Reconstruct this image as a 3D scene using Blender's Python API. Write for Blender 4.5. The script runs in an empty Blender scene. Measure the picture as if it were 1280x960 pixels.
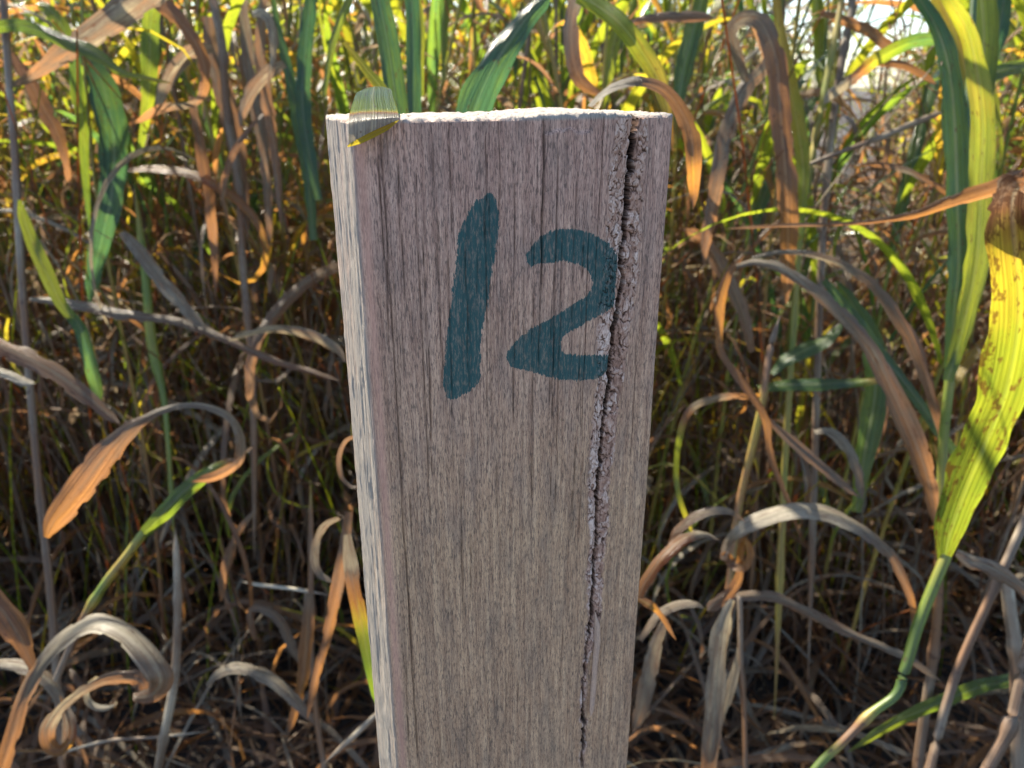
import bpy, math, random
import numpy as np
from mathutils import Vector, Matrix

S = bpy.context.scene
COL = S.collection
R = math.radians

# ---------------------------------------------------------------- camera, light, exposure
CAM_H = 0.95
PITCH = 21.47
FPX = 961.0                                    # focal length in pixels of a 1280 wide frame
cam_data = bpy.data.cameras.new("camera")
cam = bpy.data.objects.new("camera", cam_data)
COL.objects.link(cam)
cam.location = (0, 0, CAM_H)
cam.rotation_euler = (R(90 - PITCH), 0, 0)
cam_data.sensor_width = 36.0
cam_data.lens = 36.0 * FPX / 1280.0
cam_data.clip_start = 0.01
cam_data.clip_end = 500
cam_data.dof.use_dof = True
cam_data.dof.focus_distance = 0.212
cam_data.dof.aperture_fstop = 21.0
S.camera = cam

SUN_AZ, SUN_EL = -40.0, 49.0                   # degrees to the right of +Y, degrees up
sd = Vector((math.sin(R(SUN_AZ)) * math.cos(R(SUN_EL)), math.cos(R(SUN_AZ)) * math.cos(R(SUN_EL)), math.sin(R(SUN_EL))))
sun_data = bpy.data.lights.new("sun", 'SUN')
sun_data.energy = 5.0
sun_data.angle = R(0.5)
sun_data.color = (1.0, 0.90, 0.73)
sun = bpy.data.objects.new("sun", sun_data)
COL.objects.link(sun)
sun.rotation_euler = sd.to_track_quat('Z', 'Y').to_euler()

world = bpy.data.worlds.new("World")
S.world = world
world.use_nodes = True
wn = world.node_tree.nodes
wl = world.node_tree.links
sky = wn.new('ShaderNodeTexSky')
sky.sky_type = 'NISHITA'
sky.sun_disc = False
sky.altitude = 400
sky.dust_density = 0.8
sky.ozone_density = 1.6
sky.sun_elevation = R(SUN_EL)
sky.sun_rotation = R(SUN_AZ)
wl.new(sky.outputs[0], wn['Background'].inputs[0])
wn['Background'].inputs[1].default_value = 0.105

S.view_settings.view_transform = 'Standard'
S.view_settings.look = 'None'
S.view_settings.exposure = 1.78
S.view_settings.gamma = 1.0
S.cycles.use_denoising = True
S.cycles.max_bounces = 10
S.cycles.diffuse_bounces = 5
S.cycles.transmission_bounces = 6
S.cycles.sample_clamp_indirect = 6.0

# ---------------------------------------------------------------- helpers
CP, SP = math.cos(R(PITCH)), math.sin(R(PITCH))


def at(px, py, depth):
    """world point seen at photograph pixel (px, py), depth metres along the optical axis"""
    a, b = (px - 640) / FPX * depth, -(py - 480) / FPX * depth
    return np.array([a, depth * CP + b * SP, CAM_H - depth * SP + b * CP])


VIEW = np.array([0, CP, -SP])


def hsh(ix, iy, seed):
    v = np.sin(ix * 127.1 + iy * 311.7 + seed * 74.7) * 43758.5453
    return v - np.floor(v)


def vnoise(x, y, seed=0):
    ix, iy = np.floor(x), np.floor(y)
    fx, fy = x - ix, y - iy
    fx, fy = fx * fx * (3 - 2 * fx), fy * fy * (3 - 2 * fy)
    a, b = hsh(ix, iy, seed), hsh(ix + 1, iy, seed)
    c, d = hsh(ix, iy + 1, seed), hsh(ix + 1, iy + 1, seed)
    return (a + (b - a) * fx) * (1 - fy) + (c + (d - c) * fx) * fy


def fbm(x, y, seed=0, o=3):
    t, a, n = 0, 1, 0
    for k in range(o):
        t = t + a * vnoise(x * 2 ** k, y * 2 ** k, seed + k * 13)
        n += a
        a *= .5
    return t / n


def worley(x, y, seed=0):
    ix, iy = np.floor(x), np.floor(y)
    f1 = np.full(x.shape, 9.0)
    f2 = np.full(x.shape, 9.0)
    idv = np.zeros(x.shape)
    for dx in (-1, 0, 1):
        for dy in (-1, 0, 1):
            cx, cy = ix + dx, iy + dy
            d = np.hypot(cx + hsh(cx, cy, seed) - x, cy + hsh(cx, cy, seed + 5) - y)
            near = d < f1
            f2 = np.where(near, f1, np.minimum(f2, d))
            idv = np.where(near, hsh(cx, cy, seed + 9), idv)
            f1 = np.where(near, d, f1)
    return f1, f2, idv


def sstep(a, b, x):
    t = np.clip((x - a) / (b - a), 0, 1)
    return t * t * (3 - 2 * t)


def make_mesh(name, verts, faces, mat, attrs=None, uv=None, smooth=True):
    me = bpy.data.meshes.new(name)
    verts = np.asarray(verts, dtype=np.float32)
    faces = np.asarray(faces, dtype=np.int32)
    nf, k = faces.shape
    me.vertices.add(len(verts))
    me.vertices.foreach_set('co', verts.ravel())
    me.loops.add(nf * k)
    me.loops.foreach_set('vertex_index', faces.ravel())
    me.polygons.add(nf)
    me.polygons.foreach_set('loop_start', np.arange(0, nf * k, k, dtype=np.int32))
    me.polygons.foreach_set('use_smooth', np.full(nf, smooth, dtype=bool))
    for an, av in (attrs or {}).items():
        at_ = me.attributes.new(an, 'FLOAT', 'POINT')
        at_.data.foreach_set('value', np.asarray(av, dtype=np.float32))
    if uv is not None:
        l = me.uv_layers.new(name='UVMap')
        l.data.foreach_set('uv', np.asarray(uv, dtype=np.float32)[faces.ravel()].ravel())
    me.update(calc_edges=True)
    me.materials.append(mat)
    return me


def obj(name, me, parent=None, loc=None):
    o = bpy.data.objects.new(name, me)
    COL.objects.link(o)
    if parent:
        o.parent = parent
    if loc is not None:
        o.location = loc
    return o


def tag(o, label=None, cat=None, group=None, kind=None):
    for k, v in (('label', label), ('category', cat), ('group', group), ('kind', kind)):
        if v:
            o[k] = v
    return o


# ---------------------------------------------------------------- materials
def new_mat(name):
    m = bpy.data.materials.new(name)
    m.use_nodes = True
    m.node_tree.nodes.clear()
    nt = m.node_tree

    def n(t, **kw):
        x = nt.nodes.new('ShaderNode' + t)
        for k, v in kw.items():
            if k.startswith('i_'):
                x.inputs[int(k[2:])].default_value = v
            else:
                setattr(x, k, v)
        return x
    return m, n, nt.links.new


def ramp(n, stops, interp='LINEAR'):
    r = n('ValToRGB')
    cr = r.color_ramp
    cr.interpolation = interp
    while len(cr.elements) < len(stops):
        cr.elements.new(0.5)
    for e, (p, c) in zip(cr.elements, stops):
        e.position = p
        e.color = (*c, 1) if len(c) == 3 else c
    return r


def mathn(n, L, op, a, b=None, clamp=False):
    x = n('Math', operation=op)
    x.use_clamp = clamp
    for i, v in enumerate((a, b)):
        if v is None:
            continue
        if hasattr(v, 'links'):
            L(v, x.inputs[i])
        else:
            x.inputs[i].default_value = v
    return x.outputs[0]


def mixc(n, L, fac, a, b, mode='MIX'):
    x = n('Mix', data_type='RGBA', blend_type=mode)
    for i, v in ((0, fac), (6, a), (7, b)):
        if hasattr(v, 'links'):
            L(v, x.inputs[i])
        elif i == 0:
            x.inputs[0].default_value = v
        else:
            x.inputs[i].default_value = (*v, 1)
    return x.outputs[2]


# stage of a blade's life: 0 blue green, .15 green, .35 yellow green, .5 yellow, .65 orange brown, .8 brown, 1 grey straw
REFL = [(0.0, (.050, .092, .066)), (.15, (.055, .105, .030)), (.35, (.14, .19, .03)), (.5, (.30, .24, .05)),
        (.65, (.20, .10, .045)), (.8, (.155, .10, .064)), (.92, (.25, .20, .145)), (1.0, (.46, .41, .31))]
TRAN = [(0.0, (.10, .24, .07)), (.15, (.27, .39, .03)), (.35, (.50, .53, .03)), (.5, (.78, .55, .04)),
        (.65, (.62, .27, .05)), (.8, (.46, .215, .085)), (.92, (.20, .14, .09)), (1.0, (.42, .34, .20))]


def leaf_material(name, translucent=0.5, rough=0.36):
    m, n, L = new_mat(name)
    out = n('OutputMaterial')
    at_ = n('Attribute', attribute_name='stage')
    uv = n('UVMap')
    sep = n('SeparateXYZ')
    L(uv.outputs[0], sep.inputs[0])
    oi = n('ObjectInfo')
    off = n('CombineXYZ')
    L(mathn(n, L, 'MULTIPLY', oi.outputs['Random'], 37.0), off.inputs[2])
    add = n('VectorMath', operation='ADD')
    L(uv.outputs[0], add.inputs[0])
    L(off.outputs[0], add.inputs[1])
    # streaks along the blade and blotches
    mp = n('Mapping')
    mp.inputs['Scale'].default_value = (9, 2.2, 1)
    L(add.outputs[0], mp.inputs[0])
    streak = n('TexNoise', i_2=1.0, i_3=4.0, i_4=.6)
    L(mp.outputs[0], streak.inputs[0])
    mp2 = n('Mapping')
    mp2.inputs['Scale'].default_value = (2.2, 5.5, 1)
    L(add.outputs[0], mp2.inputs[0])
    blot = n('TexNoise', i_2=1.0, i_3=5.0, i_4=.65)
    L(mp2.outputs[0], blot.inputs[0])
    st = mathn(n, L, 'ADD', at_.outputs['Fac'], mathn(n, L, 'MULTIPLY', mathn(n, L, 'SUBTRACT', streak.outputs[0], .5), .26))
    st = mathn(n, L, 'ADD', st, mathn(n, L, 'MULTIPLY', mathn(n, L, 'SUBTRACT', blot.outputs[0], .5), .22), clamp=True)
    r1 = ramp(n, REFL)
    L(st, r1.inputs[0])
    r2 = ramp(n, TRAN)
    L(st, r2.inputs[0])
    # fine parallel veins
    mpv = n('Mapping')
    mpv.inputs['Scale'].default_value = (26, .35, 1)
    L(add.outputs[0], mpv.inputs[0])
    vw = n('TexNoise', i_2=1.0, i_3=3.0, i_4=.6)
    L(mpv.outputs[0], vw.inputs[0])
    vein = ramp(n, [(.3, (.5, .5, .5)), (.7, (1.22, 1.22, 1.22))])
    L(vw.outputs[0], vein.inputs[0])
    # midrib
    dist = mathn(n, L, 'ABSOLUTE', mathn(n, L, 'SUBTRACT', sep.outputs[0], .5))
    rib = ramp(n, [(0.025, (1, 1, 1)), (.07, (0, 0, 0))])
    L(dist, rib.inputs[0])
    c1 = mixc(n, L, 1.0, r1.outputs[0], vein.outputs[0], 'MULTIPLY')
    c1 = mixc(n, L, mathn(n, L, 'MULTIPLY', rib.outputs[0], .3), c1, (.42, .40, .26))
    c2 = mixc(n, L, 1.0, r2.outputs[0], vein.outputs[0], 'MULTIPLY')
    # rusty lesions
    mp3 = n('Mapping')
    mp3.inputs['Scale'].default_value = (5, 9, 1)
    L(add.outputs[0], mp3.inputs[0])
    sp = n('TexNoise', i_2=1.6, i_3=3.0, i_4=.6)
    L(mp3.outputs[0], sp.inputs[0])
    spot = ramp(n, [(.63, (0, 0, 0)), (.69, (1, 1, 1))])
    spa = n('Attribute', attribute_name='spotty')
    L(mathn(n, L, 'ADD', sp.outputs[0], mathn(n, L, 'MULTIPLY', spa.outputs['Fac'], .14)), spot.inputs[0])
    c1 = mixc(n, L, mathn(n, L, 'MULTIPLY', spot.outputs[0], .75), c1, (.06, .03, .018))
    c2 = mixc(n, L, mathn(n, L, 'MULTIPLY', spot.outputs[0], .75), c2, (.16, .05, .015))
    bmp = n('Bump')
    bmp.inputs['Strength'].default_value = .8
    bmp.inputs['Distance'].default_value = .001
    L(mathn(n, L, 'ADD', vw.outputs[0], streak.outputs[0]), bmp.inputs['Height'])
    p = n('BsdfPrincipled')
    rr = n('MapRange')
    rr.inputs['To Min'].default_value = rough
    rr.inputs['To Max'].default_value = rough + .16
    L(at_.outputs['Fac'], rr.inputs[0])
    L(rr.outputs[0], p.inputs['Roughness'])
    L(mathn(n, L, 'SUBTRACT', .5, mathn(n, L, 'MULTIPLY', spa.outputs['Fac'], .6), True), p.inputs['Specular IOR Level'])
    L(c1, p.inputs['Base Color'])
    L(bmp.outputs[0], p.inputs['Normal'])
    if translucent > 0:
        t = n('BsdfTranslucent')
        L(c2, t.inputs[0])
        L(bmp.outputs[0], t.inputs[1])
        mx = n('MixShader')
        mx.inputs[0].default_value = translucent
        L(p.outputs[0], mx.inputs[1])
        L(t.outputs[0], mx.inputs[2])
        L(mx.outputs[0], out.inputs[0])
    else:
        L(p.outputs[0], out.inputs[0])
    return m


M_LEAF = leaf_material('leaf_blade', .54, .17)
M_STEM = leaf_material('grass_stem', 0.12, .42)


def wood_material():
    m, n, L = new_mat('weathered_wood')
    out = n('OutputMaterial')
    tc = n('TexCoord')
    sc = n('VectorMath', operation='SCALE')
    sc.inputs['Scale'].default_value = 1000.0
    L(tc.outputs['Object'], sc.inputs[0])
    sep = n('SeparateXYZ')
    L(sc.outputs[0], sep.inputs[0])

    def nz(scale, s, d=5.0, r=.6, dist=0.0):
        mp = n('Mapping')
        mp.inputs['Scale'].default_value = scale
        L(sc.outputs[0], mp.inputs[0])
        t = n('TexNoise', i_2=s, i_3=d, i_4=r)
        t.inputs['Distortion'].default_value = dist
        L(mp.outputs[0], t.inputs[0])
        return t.outputs[0]
    g1 = nz((1, 1, .028), .55, 6, .62)
    g2 = nz((1, 1, .035), 3.6, 4, .6)
    g5 = nz((1, 1, .10), 8.0, 3, .6)
    g3 = nz((1, 1, .22), 1.7, 5, .7)
    g4 = nz((1, 1, .25), .2, 5, .6)
    fleck = nz((1, 1, .16), 3.2, 3, .6)
    mix = mathn(n, L, 'ADD', mathn(n, L, 'MULTIPLY', g5, .3), mathn(n, L, 'ADD', mathn(n, L, 'MULTIPLY', g1, .32), mathn(n, L, 'MULTIPLY', g2, .38)))
    base = ramp(n, [(.36, (.14, .087, .068)), (.47, (.39, .262, .20)), (.59, (.64, .47, .36))])
    L(mix, base.inputs[0])
    # upper part purple grey, lower part tan (old bleaching of the timber)
    tmix = n('MapRange')
    tmix.inputs['From Min'].default_value = 820
    tmix.inputs['From Max'].default_value = 925
    L(mathn(n, L, 'ADD', sep.outputs[2], mathn(n, L, 'MULTIPLY', mathn(n, L, 'SUBTRACT', g4, .5), 60.0)), tmix.inputs[0])
    tint = mixc(n, L, tmix.outputs[0], (1.13, 1.02, .83), (1.09, .965, .99))
    c = mixc(n, L, 1.0, base.outputs[0], tint, 'MULTIPLY')
    # grey patches
    gp = ramp(n, [(.48, (0, 0, 0)), (.66, (1, 1, 1))])
    L(g4, gp.inputs[0])
    c = mixc(n, L, mathn(n, L, 'MULTIPLY', gp.outputs[0], .34), c, (.17, .145, .125))
    # black mildew flecks
    fr = ramp(n, [(.515, (0, 0, 0)), (.585, (1, 1, 1))])
    L(mathn(n, L, 'ADD', mathn(n, L, 'MULTIPLY', fleck, .6), mathn(n, L, 'MULTIPLY', g3, .42)), fr.inputs[0])
    low = n('MapRange')
    low.inputs['From Min'].default_value = 860
    low.inputs['From Max'].default_value = 740
    L(sep.outputs[2], low.inputs[0])
    wr = ramp(n, [(.52, (0, 0, 0)), (.68, (1, 1, 1))])
    L(nz((1, 1, .12), .22, 5, .65), wr.inputs[0])
    c = mixc(n, L, mathn(n, L, 'MULTIPLY', mathn(n, L, 'MULTIPLY', wr.outputs[0], low.outputs[0]), .5), c, (.085, .075, .068))
    c = mixc(n, L, mathn(n, L, 'MULTIPLY', fr.outputs[0], .62), c, (.06, .048, .046))
    # hairline checks along the grain
    hl = nz((1, 1, .010), .75, 2, .5, .35)
    hr = ramp(n, [(.0, (1, 1, 1)), (.006, (1, 1, 1)), (.016, (0, 0, 0))])
    L(mathn(n, L, 'ABSOLUTE', mathn(n, L, 'SUBTRACT', mathn(n, L, 'FRACT', mathn(n, L, 'MULTIPLY', hl, 7.0)), .5)), hr.inputs[0])
    hm = ramp(n, [(.45, (0, 0, 0)), (.6, (1, 1, 1))])
    L(nz((1, 1, .09), .3, 3, .6), hm.inputs[0])
    hair = mathn(n, L, 'MULTIPLY', hr.outputs[0], hm.outputs[0])
    c = mixc(n, L, mathn(n, L, 'MULTIPLY', hair, .7), c, (.05, .036, .034))
    # silvered narrow side
    sl = n('MapRange')
    sl.inputs['From Min'].default_value = .6
    sl.inputs['From Max'].default_value = -.1
    L(sep.outputs[0], sl.inputs[0])
    tp = n('MapRange')
    tp.inputs['From Min'].default_value = (CAM_H - .00786) * 1000 - 1.6
    tp.inputs['From Max'].default_value = (CAM_H - .00786) * 1000 - .7
    L(sep.outputs[2], tp.inputs[0])
    silver = mixc(n, L, mix, (.10, .094, .084), (.50, .465, .405))
    c = mixc(n, L, mathn(n, L, 'MULTIPLY', mathn(n, L, 'MAXIMUM', sl.outputs[0], tp.outputs[0]), .85), c, silver)
    # pink arris at the left corner
    pk = n('Attribute', attribute_name='arris')
    c = mixc(n, L, mathn(n, L, 'MULTIPLY', pk.outputs['Fac'], .8), c, (.64, .345, .26))
    # bark-like flakes beside the split
    fk = n('Attribute', attribute_name='flake')
    fc = n('Attribute', attribute_name='flake_tone')
    fkr = ramp(n, [(0, (.17, .085, .058)), (.5, (.46, .275, .205)), (1, (.74, .57, .49))])
    L(fc.outputs['Fac'], fkr.inputs[0])
    fcol = mixc(n, L, .5, fkr.outputs[0], mixc(n, L, 1.0, fkr.outputs[0], mixc(n, L, g3, (.3, .3, .3), (1.7, 1.7, 1.7)), 'MULTIPLY'))
    c = mixc(n, L, fk.outputs['Fac'], c, fcol)
    # ink of the painted number
    ink = n('Attribute', attribute_name='ink')
    edge = nz((1, 1, .35), 1.6, 4, .65)
    iv = mathn(n, L, 'ADD', ink.outputs['Fac'], mathn(n, L, 'MULTIPLY', mathn(n, L, 'SUBTRACT', edge, .5), 1.1))
    ir = ramp(n, [(.46, (0, 0, 0)), (.54, (1, 1, 1))])
    L(iv, ir.inputs[0])
    inkc = mixc(n, L, mixc(n, L, .5, base.outputs[0], fleck), (.002, .026, .033), (.040, .165, .165))
    wear = ramp(n, [(.38, (.58, .58, .58)), (.51, (.95, .95, .95))])
    L(mathn(n, L, 'ADD', mathn(n, L, 'MULTIPLY', edge, .4), mathn(n, L, 'MULTIPLY', g3, .6)), wear.inputs[0])
    c = mixc(n, L, mathn(n, L, 'MULTIPLY', ir.outputs[0], wear.outputs[0]), c, inkc)
    # dirt inside checks
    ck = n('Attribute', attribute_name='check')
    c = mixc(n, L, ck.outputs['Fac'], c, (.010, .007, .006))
    h = mathn(n, L, 'ADD', mathn(n, L, 'MULTIPLY', g2, .7), mathn(n, L, 'ADD', mathn(n, L, 'MULTIPLY', g1, .6), mathn(n, L, 'MULTIPLY', g3, .5)))
    b = n('Bump')
    b.inputs['Strength'].default_value = .7
    b.inputs['Distance'].default_value = .0009
    L(h, b.inputs['Height'])
    p = n('BsdfPrincipled')
    p.inputs['Roughness'].default_value = .78
    L(mathn(n, L, 'MULTIPLY', mathn(n, L, 'SUBTRACT', 1.0, ck.outputs['Fac'], True), .3), p.inputs['Specular IOR Level'])
    L(c, p.inputs['Base Color'])
    L(b.outputs[0], p.inputs['Normal'])
    L(p.outputs[0], out.inputs[0])
    return m


def soil_material():
    m, n, L = new_mat('dark_soil')
    out = n('OutputMaterial')
    tc = n('TexCoord')
    a = n('TexNoise', i_2=18.0, i_3=8.0, i_4=.65)
    L(tc.outputs['Object'], a.inputs[0])
    b = n('TexNoise', i_2=2.0, i_3=4.0, i_4=.6)
    L(tc.outputs['Object'], b.inputs[0])
    r = ramp(n, [(.3, (.018, .015, .013)), (.55, (.042, .034, .028)), (.75, (.085, .068, .052))])
    L(mathn(n, L, 'ADD', mathn(n, L, 'MULTIPLY', a.outputs[0], .7), mathn(n, L, 'MULTIPLY', b.outputs[0], .3)), r.inputs[0])
    bp = n('Bump')
    bp.inputs['Strength'].default_value = .8
    bp.inputs['Distance'].default_value = .02
    L(a.outputs[0], bp.inputs['Height'])
    p = n('BsdfPrincipled')
    p.inputs['Roughness'].default_value = .9
    L(r.outputs[0], p.inputs['Base Color'])
    L(bp.outputs[0], p.inputs['Normal'])
    L(p.outputs[0], out.inputs[0])
    return m


M_WOOD = wood_material()
M_SOIL = soil_material()

# ---------------------------------------------------------------- ground
def build_ground():
    ax = np.concatenate([-np.geomspace(150, 3.2, 14), np.linspace(-3, 3, 121), np.geomspace(3.2, 150, 14)])
    ay = np.concatenate([-np.geomspace(150, 1.2, 14), np.linspace(-1, 5, 121), np.geomspace(5.2, 150, 14)])
    X, Y = np.meshgrid(ax, ay)
    near = sstep(7, 3, np.hypot(X, Y - 2))
    Z = near * (fbm(X * 5, Y * 5, 3, 4) - .5) * .07 + near * (fbm(X * 22, Y * 22, 8, 2) - .5) * .03 - .01
    V = np.stack([X, Y, Z], -1).reshape(-1, 3)
    nx, ny = len(ax), len(ay)
    i = np.arange((nx) * (ny)).reshape(ny, nx)
    F = np.stack([i[:-1, :-1], i[:-1, 1:], i[1:, 1:], i[1:, :-1]], -1).reshape(-1, 4)
    tag(obj('ground', make_mesh('ground', V, F, M_SOIL)), kind='structure')


build_ground()

# ---------------------------------------------------------------- the wooden post
W, D = .089, .0345
PHI = R(23.157)
FL = np.array([-.03692, .18743])
TOP = CAM_H - .00786
FD = np.array([math.cos(PHI), math.sin(PHI)])


def face_st(px, py):
    """millimetres (along the front face, down from its top) seen at a photograph pixel"""
    o = np.array([0, 0, CAM_H])
    d = at(px, py, 1.0) - o
    nrm = np.array([FD[1], -FD[0]])
    t = ((FL - o[:2]) @ nrm) / (d[:2] @ nrm)
    p = o + d * t
    return (p[:2] - FL) @ FD * 1000, (TOP - p[2]) * 1000


def poly_sd(S_, T_, poly):
    """signed distance, positive inside"""
    P = np.asarray(poly)
    dmin = np.full(S_.shape, 1e9)
    ins = np.zeros(S_.shape, bool)
    for a, b in zip(P, np.roll(P, -1, 0)):
        e = b - a
        h = np.clip(((S_ - a[0]) * e[0] + (T_ - a[1]) * e[1]) / (e @ e), 0, 1)
        dmin = np.minimum(dmin, np.hypot(S_ - a[0] - h * e[0], T_ - a[1] - h * e[1]))
        c = (a[1] > T_) != (b[1] > T_)
        if abs(e[1]) > 1e-9:
            ins ^= c & (S_ < e[0] * (T_ - a[1]) / e[1] + a[0])
    return np.where(ins, dmin, -dmin)


ONE = [(300, 65), (320, 90), (332, 150), (330, 230), (312, 330), (300, 420), (285, 520), (268, 600), (258, 690), (258, 790), (250, 830),
       (210, 865), (150, 895), (118, 885), (108, 830), (112, 760), (120, 680), (135, 560), (150, 440), (165, 330), (172, 230), (190, 190),
       (215, 135), (245, 95), (270, 90), (278, 75)]
TWO = [(445, 320), (460, 285), (490, 250), (530, 222), (580, 210), (640, 212), (700, 230), (750, 255), (790, 290), (806, 320), (803, 400),
       (795, 480), (790, 525), (760, 545), (700, 575), (640, 610), (590, 640), (580, 660), (578, 690), (600, 712), (660, 716), (720, 716),
       (785, 718), (783, 760), (760, 790), (720, 812), (650, 818), (580, 815), (500, 795), (430, 775), (385, 765), (362, 735), (365, 700),
       (400, 660), (440, 625), (480, 600), (540, 570), (600, 530), (650, 500), (690, 475), (708, 440), (700, 400), (680, 370), (640, 350),
       (590, 340), (540, 345), (490, 352), (462, 362), (448, 345)]
ONE = [face_st(520 + x * .3125, 220 + y * .3125) for x, y in ONE]
TWO = [face_st(520 + x * .3125, 220 + y * .3125) for x, y in TWO]
#            px, py, half width px
CRACK = [(797, 139, 3.6), (793, 165, 4.4), (790, 195, 4.4), (786, 230, 4), (784, 262, 4), (781, 290, 3.2), (777, 330, 2.6), (778, 352, 2.8), (774, 378, 3.6),
         (770, 405, 4), (766, 432, 3), (763, 470, 3.2), (761, 492, 4.5), (757, 515, 3.2), (753, 548, 3), (752, 580, 3), (748, 612, 2.6), (747, 660, 2.4),
         (744, 700, 2.4), (741, 740, 2.6), (739, 764, 3.4), (735, 800, 2.2), (731, 840, 2.0), (729, 880, 2.0), (731, 905, 3.6), (730, 935, 3.0), (727, 965, 2.6)]
cst = np.array([(*face_st(x, y), h / 4.5) for x, y, h in CRACK])
cst[0, 1] = 0


def build_post():
    rng = np.random.default_rng(5)
    rl, rr = 3.2, 2.2
    w, d = W * 1000, D * 1000
    per = []                                              # x, y, nx, ny
    for y in np.linspace(d - 2, rl, 46):
        per.append((0, y, -1, 0))
    for a in np.linspace(0, math.pi / 2, 14)[1:-1]:
        per.append((rl - rl * math.cos(a), rl - rl * math.sin(a), -math.cos(a), -math.sin(a)))
    xs = np.concatenate([np.arange(rl, 62, .34), np.arange(62, 83, .14), np.arange(83, w - rr + .01, .34)])
    for x in xs:
        per.append((x, 0, 0, -1))
    for a in np.linspace(0, math.pi / 2, 9)[1:-1]:
        per.append((w - rr + rr * math.sin(a), rr - rr * math.cos(a), math.sin(a), -math.cos(a)))
    for y in np.linspace(rr, d - 2, 20):
        per.append((w, y, 1, 0))
    for a in np.linspace(0, math.pi / 2, 5)[1:-1]:
        per.append((w - 2 + 2 * math.cos(a), d - 2 + 2 * math.sin(a), math.cos(a), math.sin(a)))
    for x in np.linspace(w - 2, 2, 60):
        per.append((x, d, 0, 1))
    for a in np.linspace(0, math.pi / 2, 5)[1:-1]:
        per.append((2 - 2 * math.sin(a), d - 2 + 2 * math.cos(a), -math.sin(a), math.cos(a)))
    per = np.array(per)
    arc = np.concatenate([[0], np.cumsum(np.hypot(*np.diff(per[:, :2], axis=0).T))])
    tz = np.concatenate([np.linspace(960, 232, 60), np.arange(230, 1.0, -.32)])
    nr, nc = len(tz), len(per)
    T = np.repeat(tz[:, None], nc, 1)
    X = np.repeat(per[None, :, 0], nr, 0)
    Y = np.repeat(per[None, :, 1], nr, 0)
    NX = np.repeat(per[None, :, 2], nr, 0)
    NY = np.repeat(per[None, :, 3], nr, 0)
    A = np.repeat(arc[None, :], nr, 0)
    front = np.clip(-NY, 0, 1)
    fine = sstep(260, 225, T)
    disp = (fbm(A * 1.1, T * .02, 1, 3) - .5) * .45 + (fbm(A * 3, T * .05, 4, 2) - .5) * .26 * fine
    disp += (fbm(A * .12, T * .012, 7, 2) - .5) * .8
    leftf = np.clip(-NX, 0, 1)
    disp += leftf * ((fbm(A * 2.2, T * .03, 31, 4) - .5) * .7 + (fbm(A * 2.6, T * .16, 33, 3) - .5) * .5)
    # fine checks along the grain
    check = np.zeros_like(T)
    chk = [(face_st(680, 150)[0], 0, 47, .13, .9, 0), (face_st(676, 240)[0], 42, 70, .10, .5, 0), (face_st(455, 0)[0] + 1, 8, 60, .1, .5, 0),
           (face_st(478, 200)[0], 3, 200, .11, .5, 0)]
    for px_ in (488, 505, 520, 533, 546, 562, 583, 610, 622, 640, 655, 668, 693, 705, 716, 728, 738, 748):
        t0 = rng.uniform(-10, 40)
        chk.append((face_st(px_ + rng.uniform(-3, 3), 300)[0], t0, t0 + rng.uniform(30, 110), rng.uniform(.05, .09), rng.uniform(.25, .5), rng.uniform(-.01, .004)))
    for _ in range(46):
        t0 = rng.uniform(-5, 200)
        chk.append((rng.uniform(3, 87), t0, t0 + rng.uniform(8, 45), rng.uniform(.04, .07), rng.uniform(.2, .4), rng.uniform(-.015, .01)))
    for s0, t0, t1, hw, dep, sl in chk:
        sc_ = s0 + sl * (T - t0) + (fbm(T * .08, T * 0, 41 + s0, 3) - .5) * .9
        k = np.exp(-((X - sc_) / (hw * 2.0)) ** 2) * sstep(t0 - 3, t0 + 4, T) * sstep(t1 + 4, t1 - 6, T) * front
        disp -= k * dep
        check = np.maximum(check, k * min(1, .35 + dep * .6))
    # the long split with bark-like flakes on both sides
    jit = (fbm(T * .35, T * 0 + 2, 51, 3) - .5) * 1.3 + (fbm(T * 1.1, T * 0 + 9, 55, 2) - .5) * .7
    sc_ = np.interp(T, cst[:, 1], cst[:, 0])
    hw = .80 * np.interp(T, cst[:, 1], cst[:, 2]) * (1 - .05 * sstep(45, 90, T)) * (.75 + .8 * fbm(T * .5, T * 0 + 4, 61, 2))
    ds = X - sc_ - jit * sstep(0, 12, T)
    lim = sstep(232, 222, T)
    lft = np.interp(T, [0, 50, 80, 120, 150, 175, 235], [6.2, 6.0, 4.2, 3.4, 2.6, 1.2, 1.2])
    rgt = np.interp(T, [0, 50, 100, 150, 172, 180, 235], [4.2, 5.5, 4.2, 3.6, 3.0, 1.0, 1.0])
    wob = (fbm(T * .3, X * .4, 71, 2) - .5) * 2.0
    fl = np.where(ds < 0, sstep(-lft - .5, -lft + .5, ds + wob), sstep(rgt + .5, rgt - .5, ds + wob)) * lim * front
    wx, wy = X * .46 + (fbm(X * .5, T * .5, 81, 2) - .5) * 1.9, T * .24 + (fbm(X * .5, T * .4, 85, 2) - .5) * 1.6
    f1, f2, idv = worley(wx, wy, 3)
    plate = (idv - .5) * 1.0 + (hsh(np.floor(idv * 997), 3.0, 2) - .5) * 1.6 * f1
    g1, g2, idb = worley(wx * 2.1 + 7, wy * 2.3, 8)
    gap = sstep(.01, .09, f2 - f1) * (.6 + .4 * sstep(0, .10, g2 - g1))
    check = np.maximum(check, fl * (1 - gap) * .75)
    disp += fl * ((gap - .8) * .6 + plate * .42 + (idb - .5) * .14 + (fbm(X * 2.6, T * .8, 91, 3) - .5) * .22)
    tone = np.clip(.25 + .45 * idv + .3 * (idb - .3) + (fbm(X * 1.5, T, 95, 2) - .5) * .5 + np.where(ds < 0, .22, .06), 0, 1) * (.25 + .75 * gap)
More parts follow.
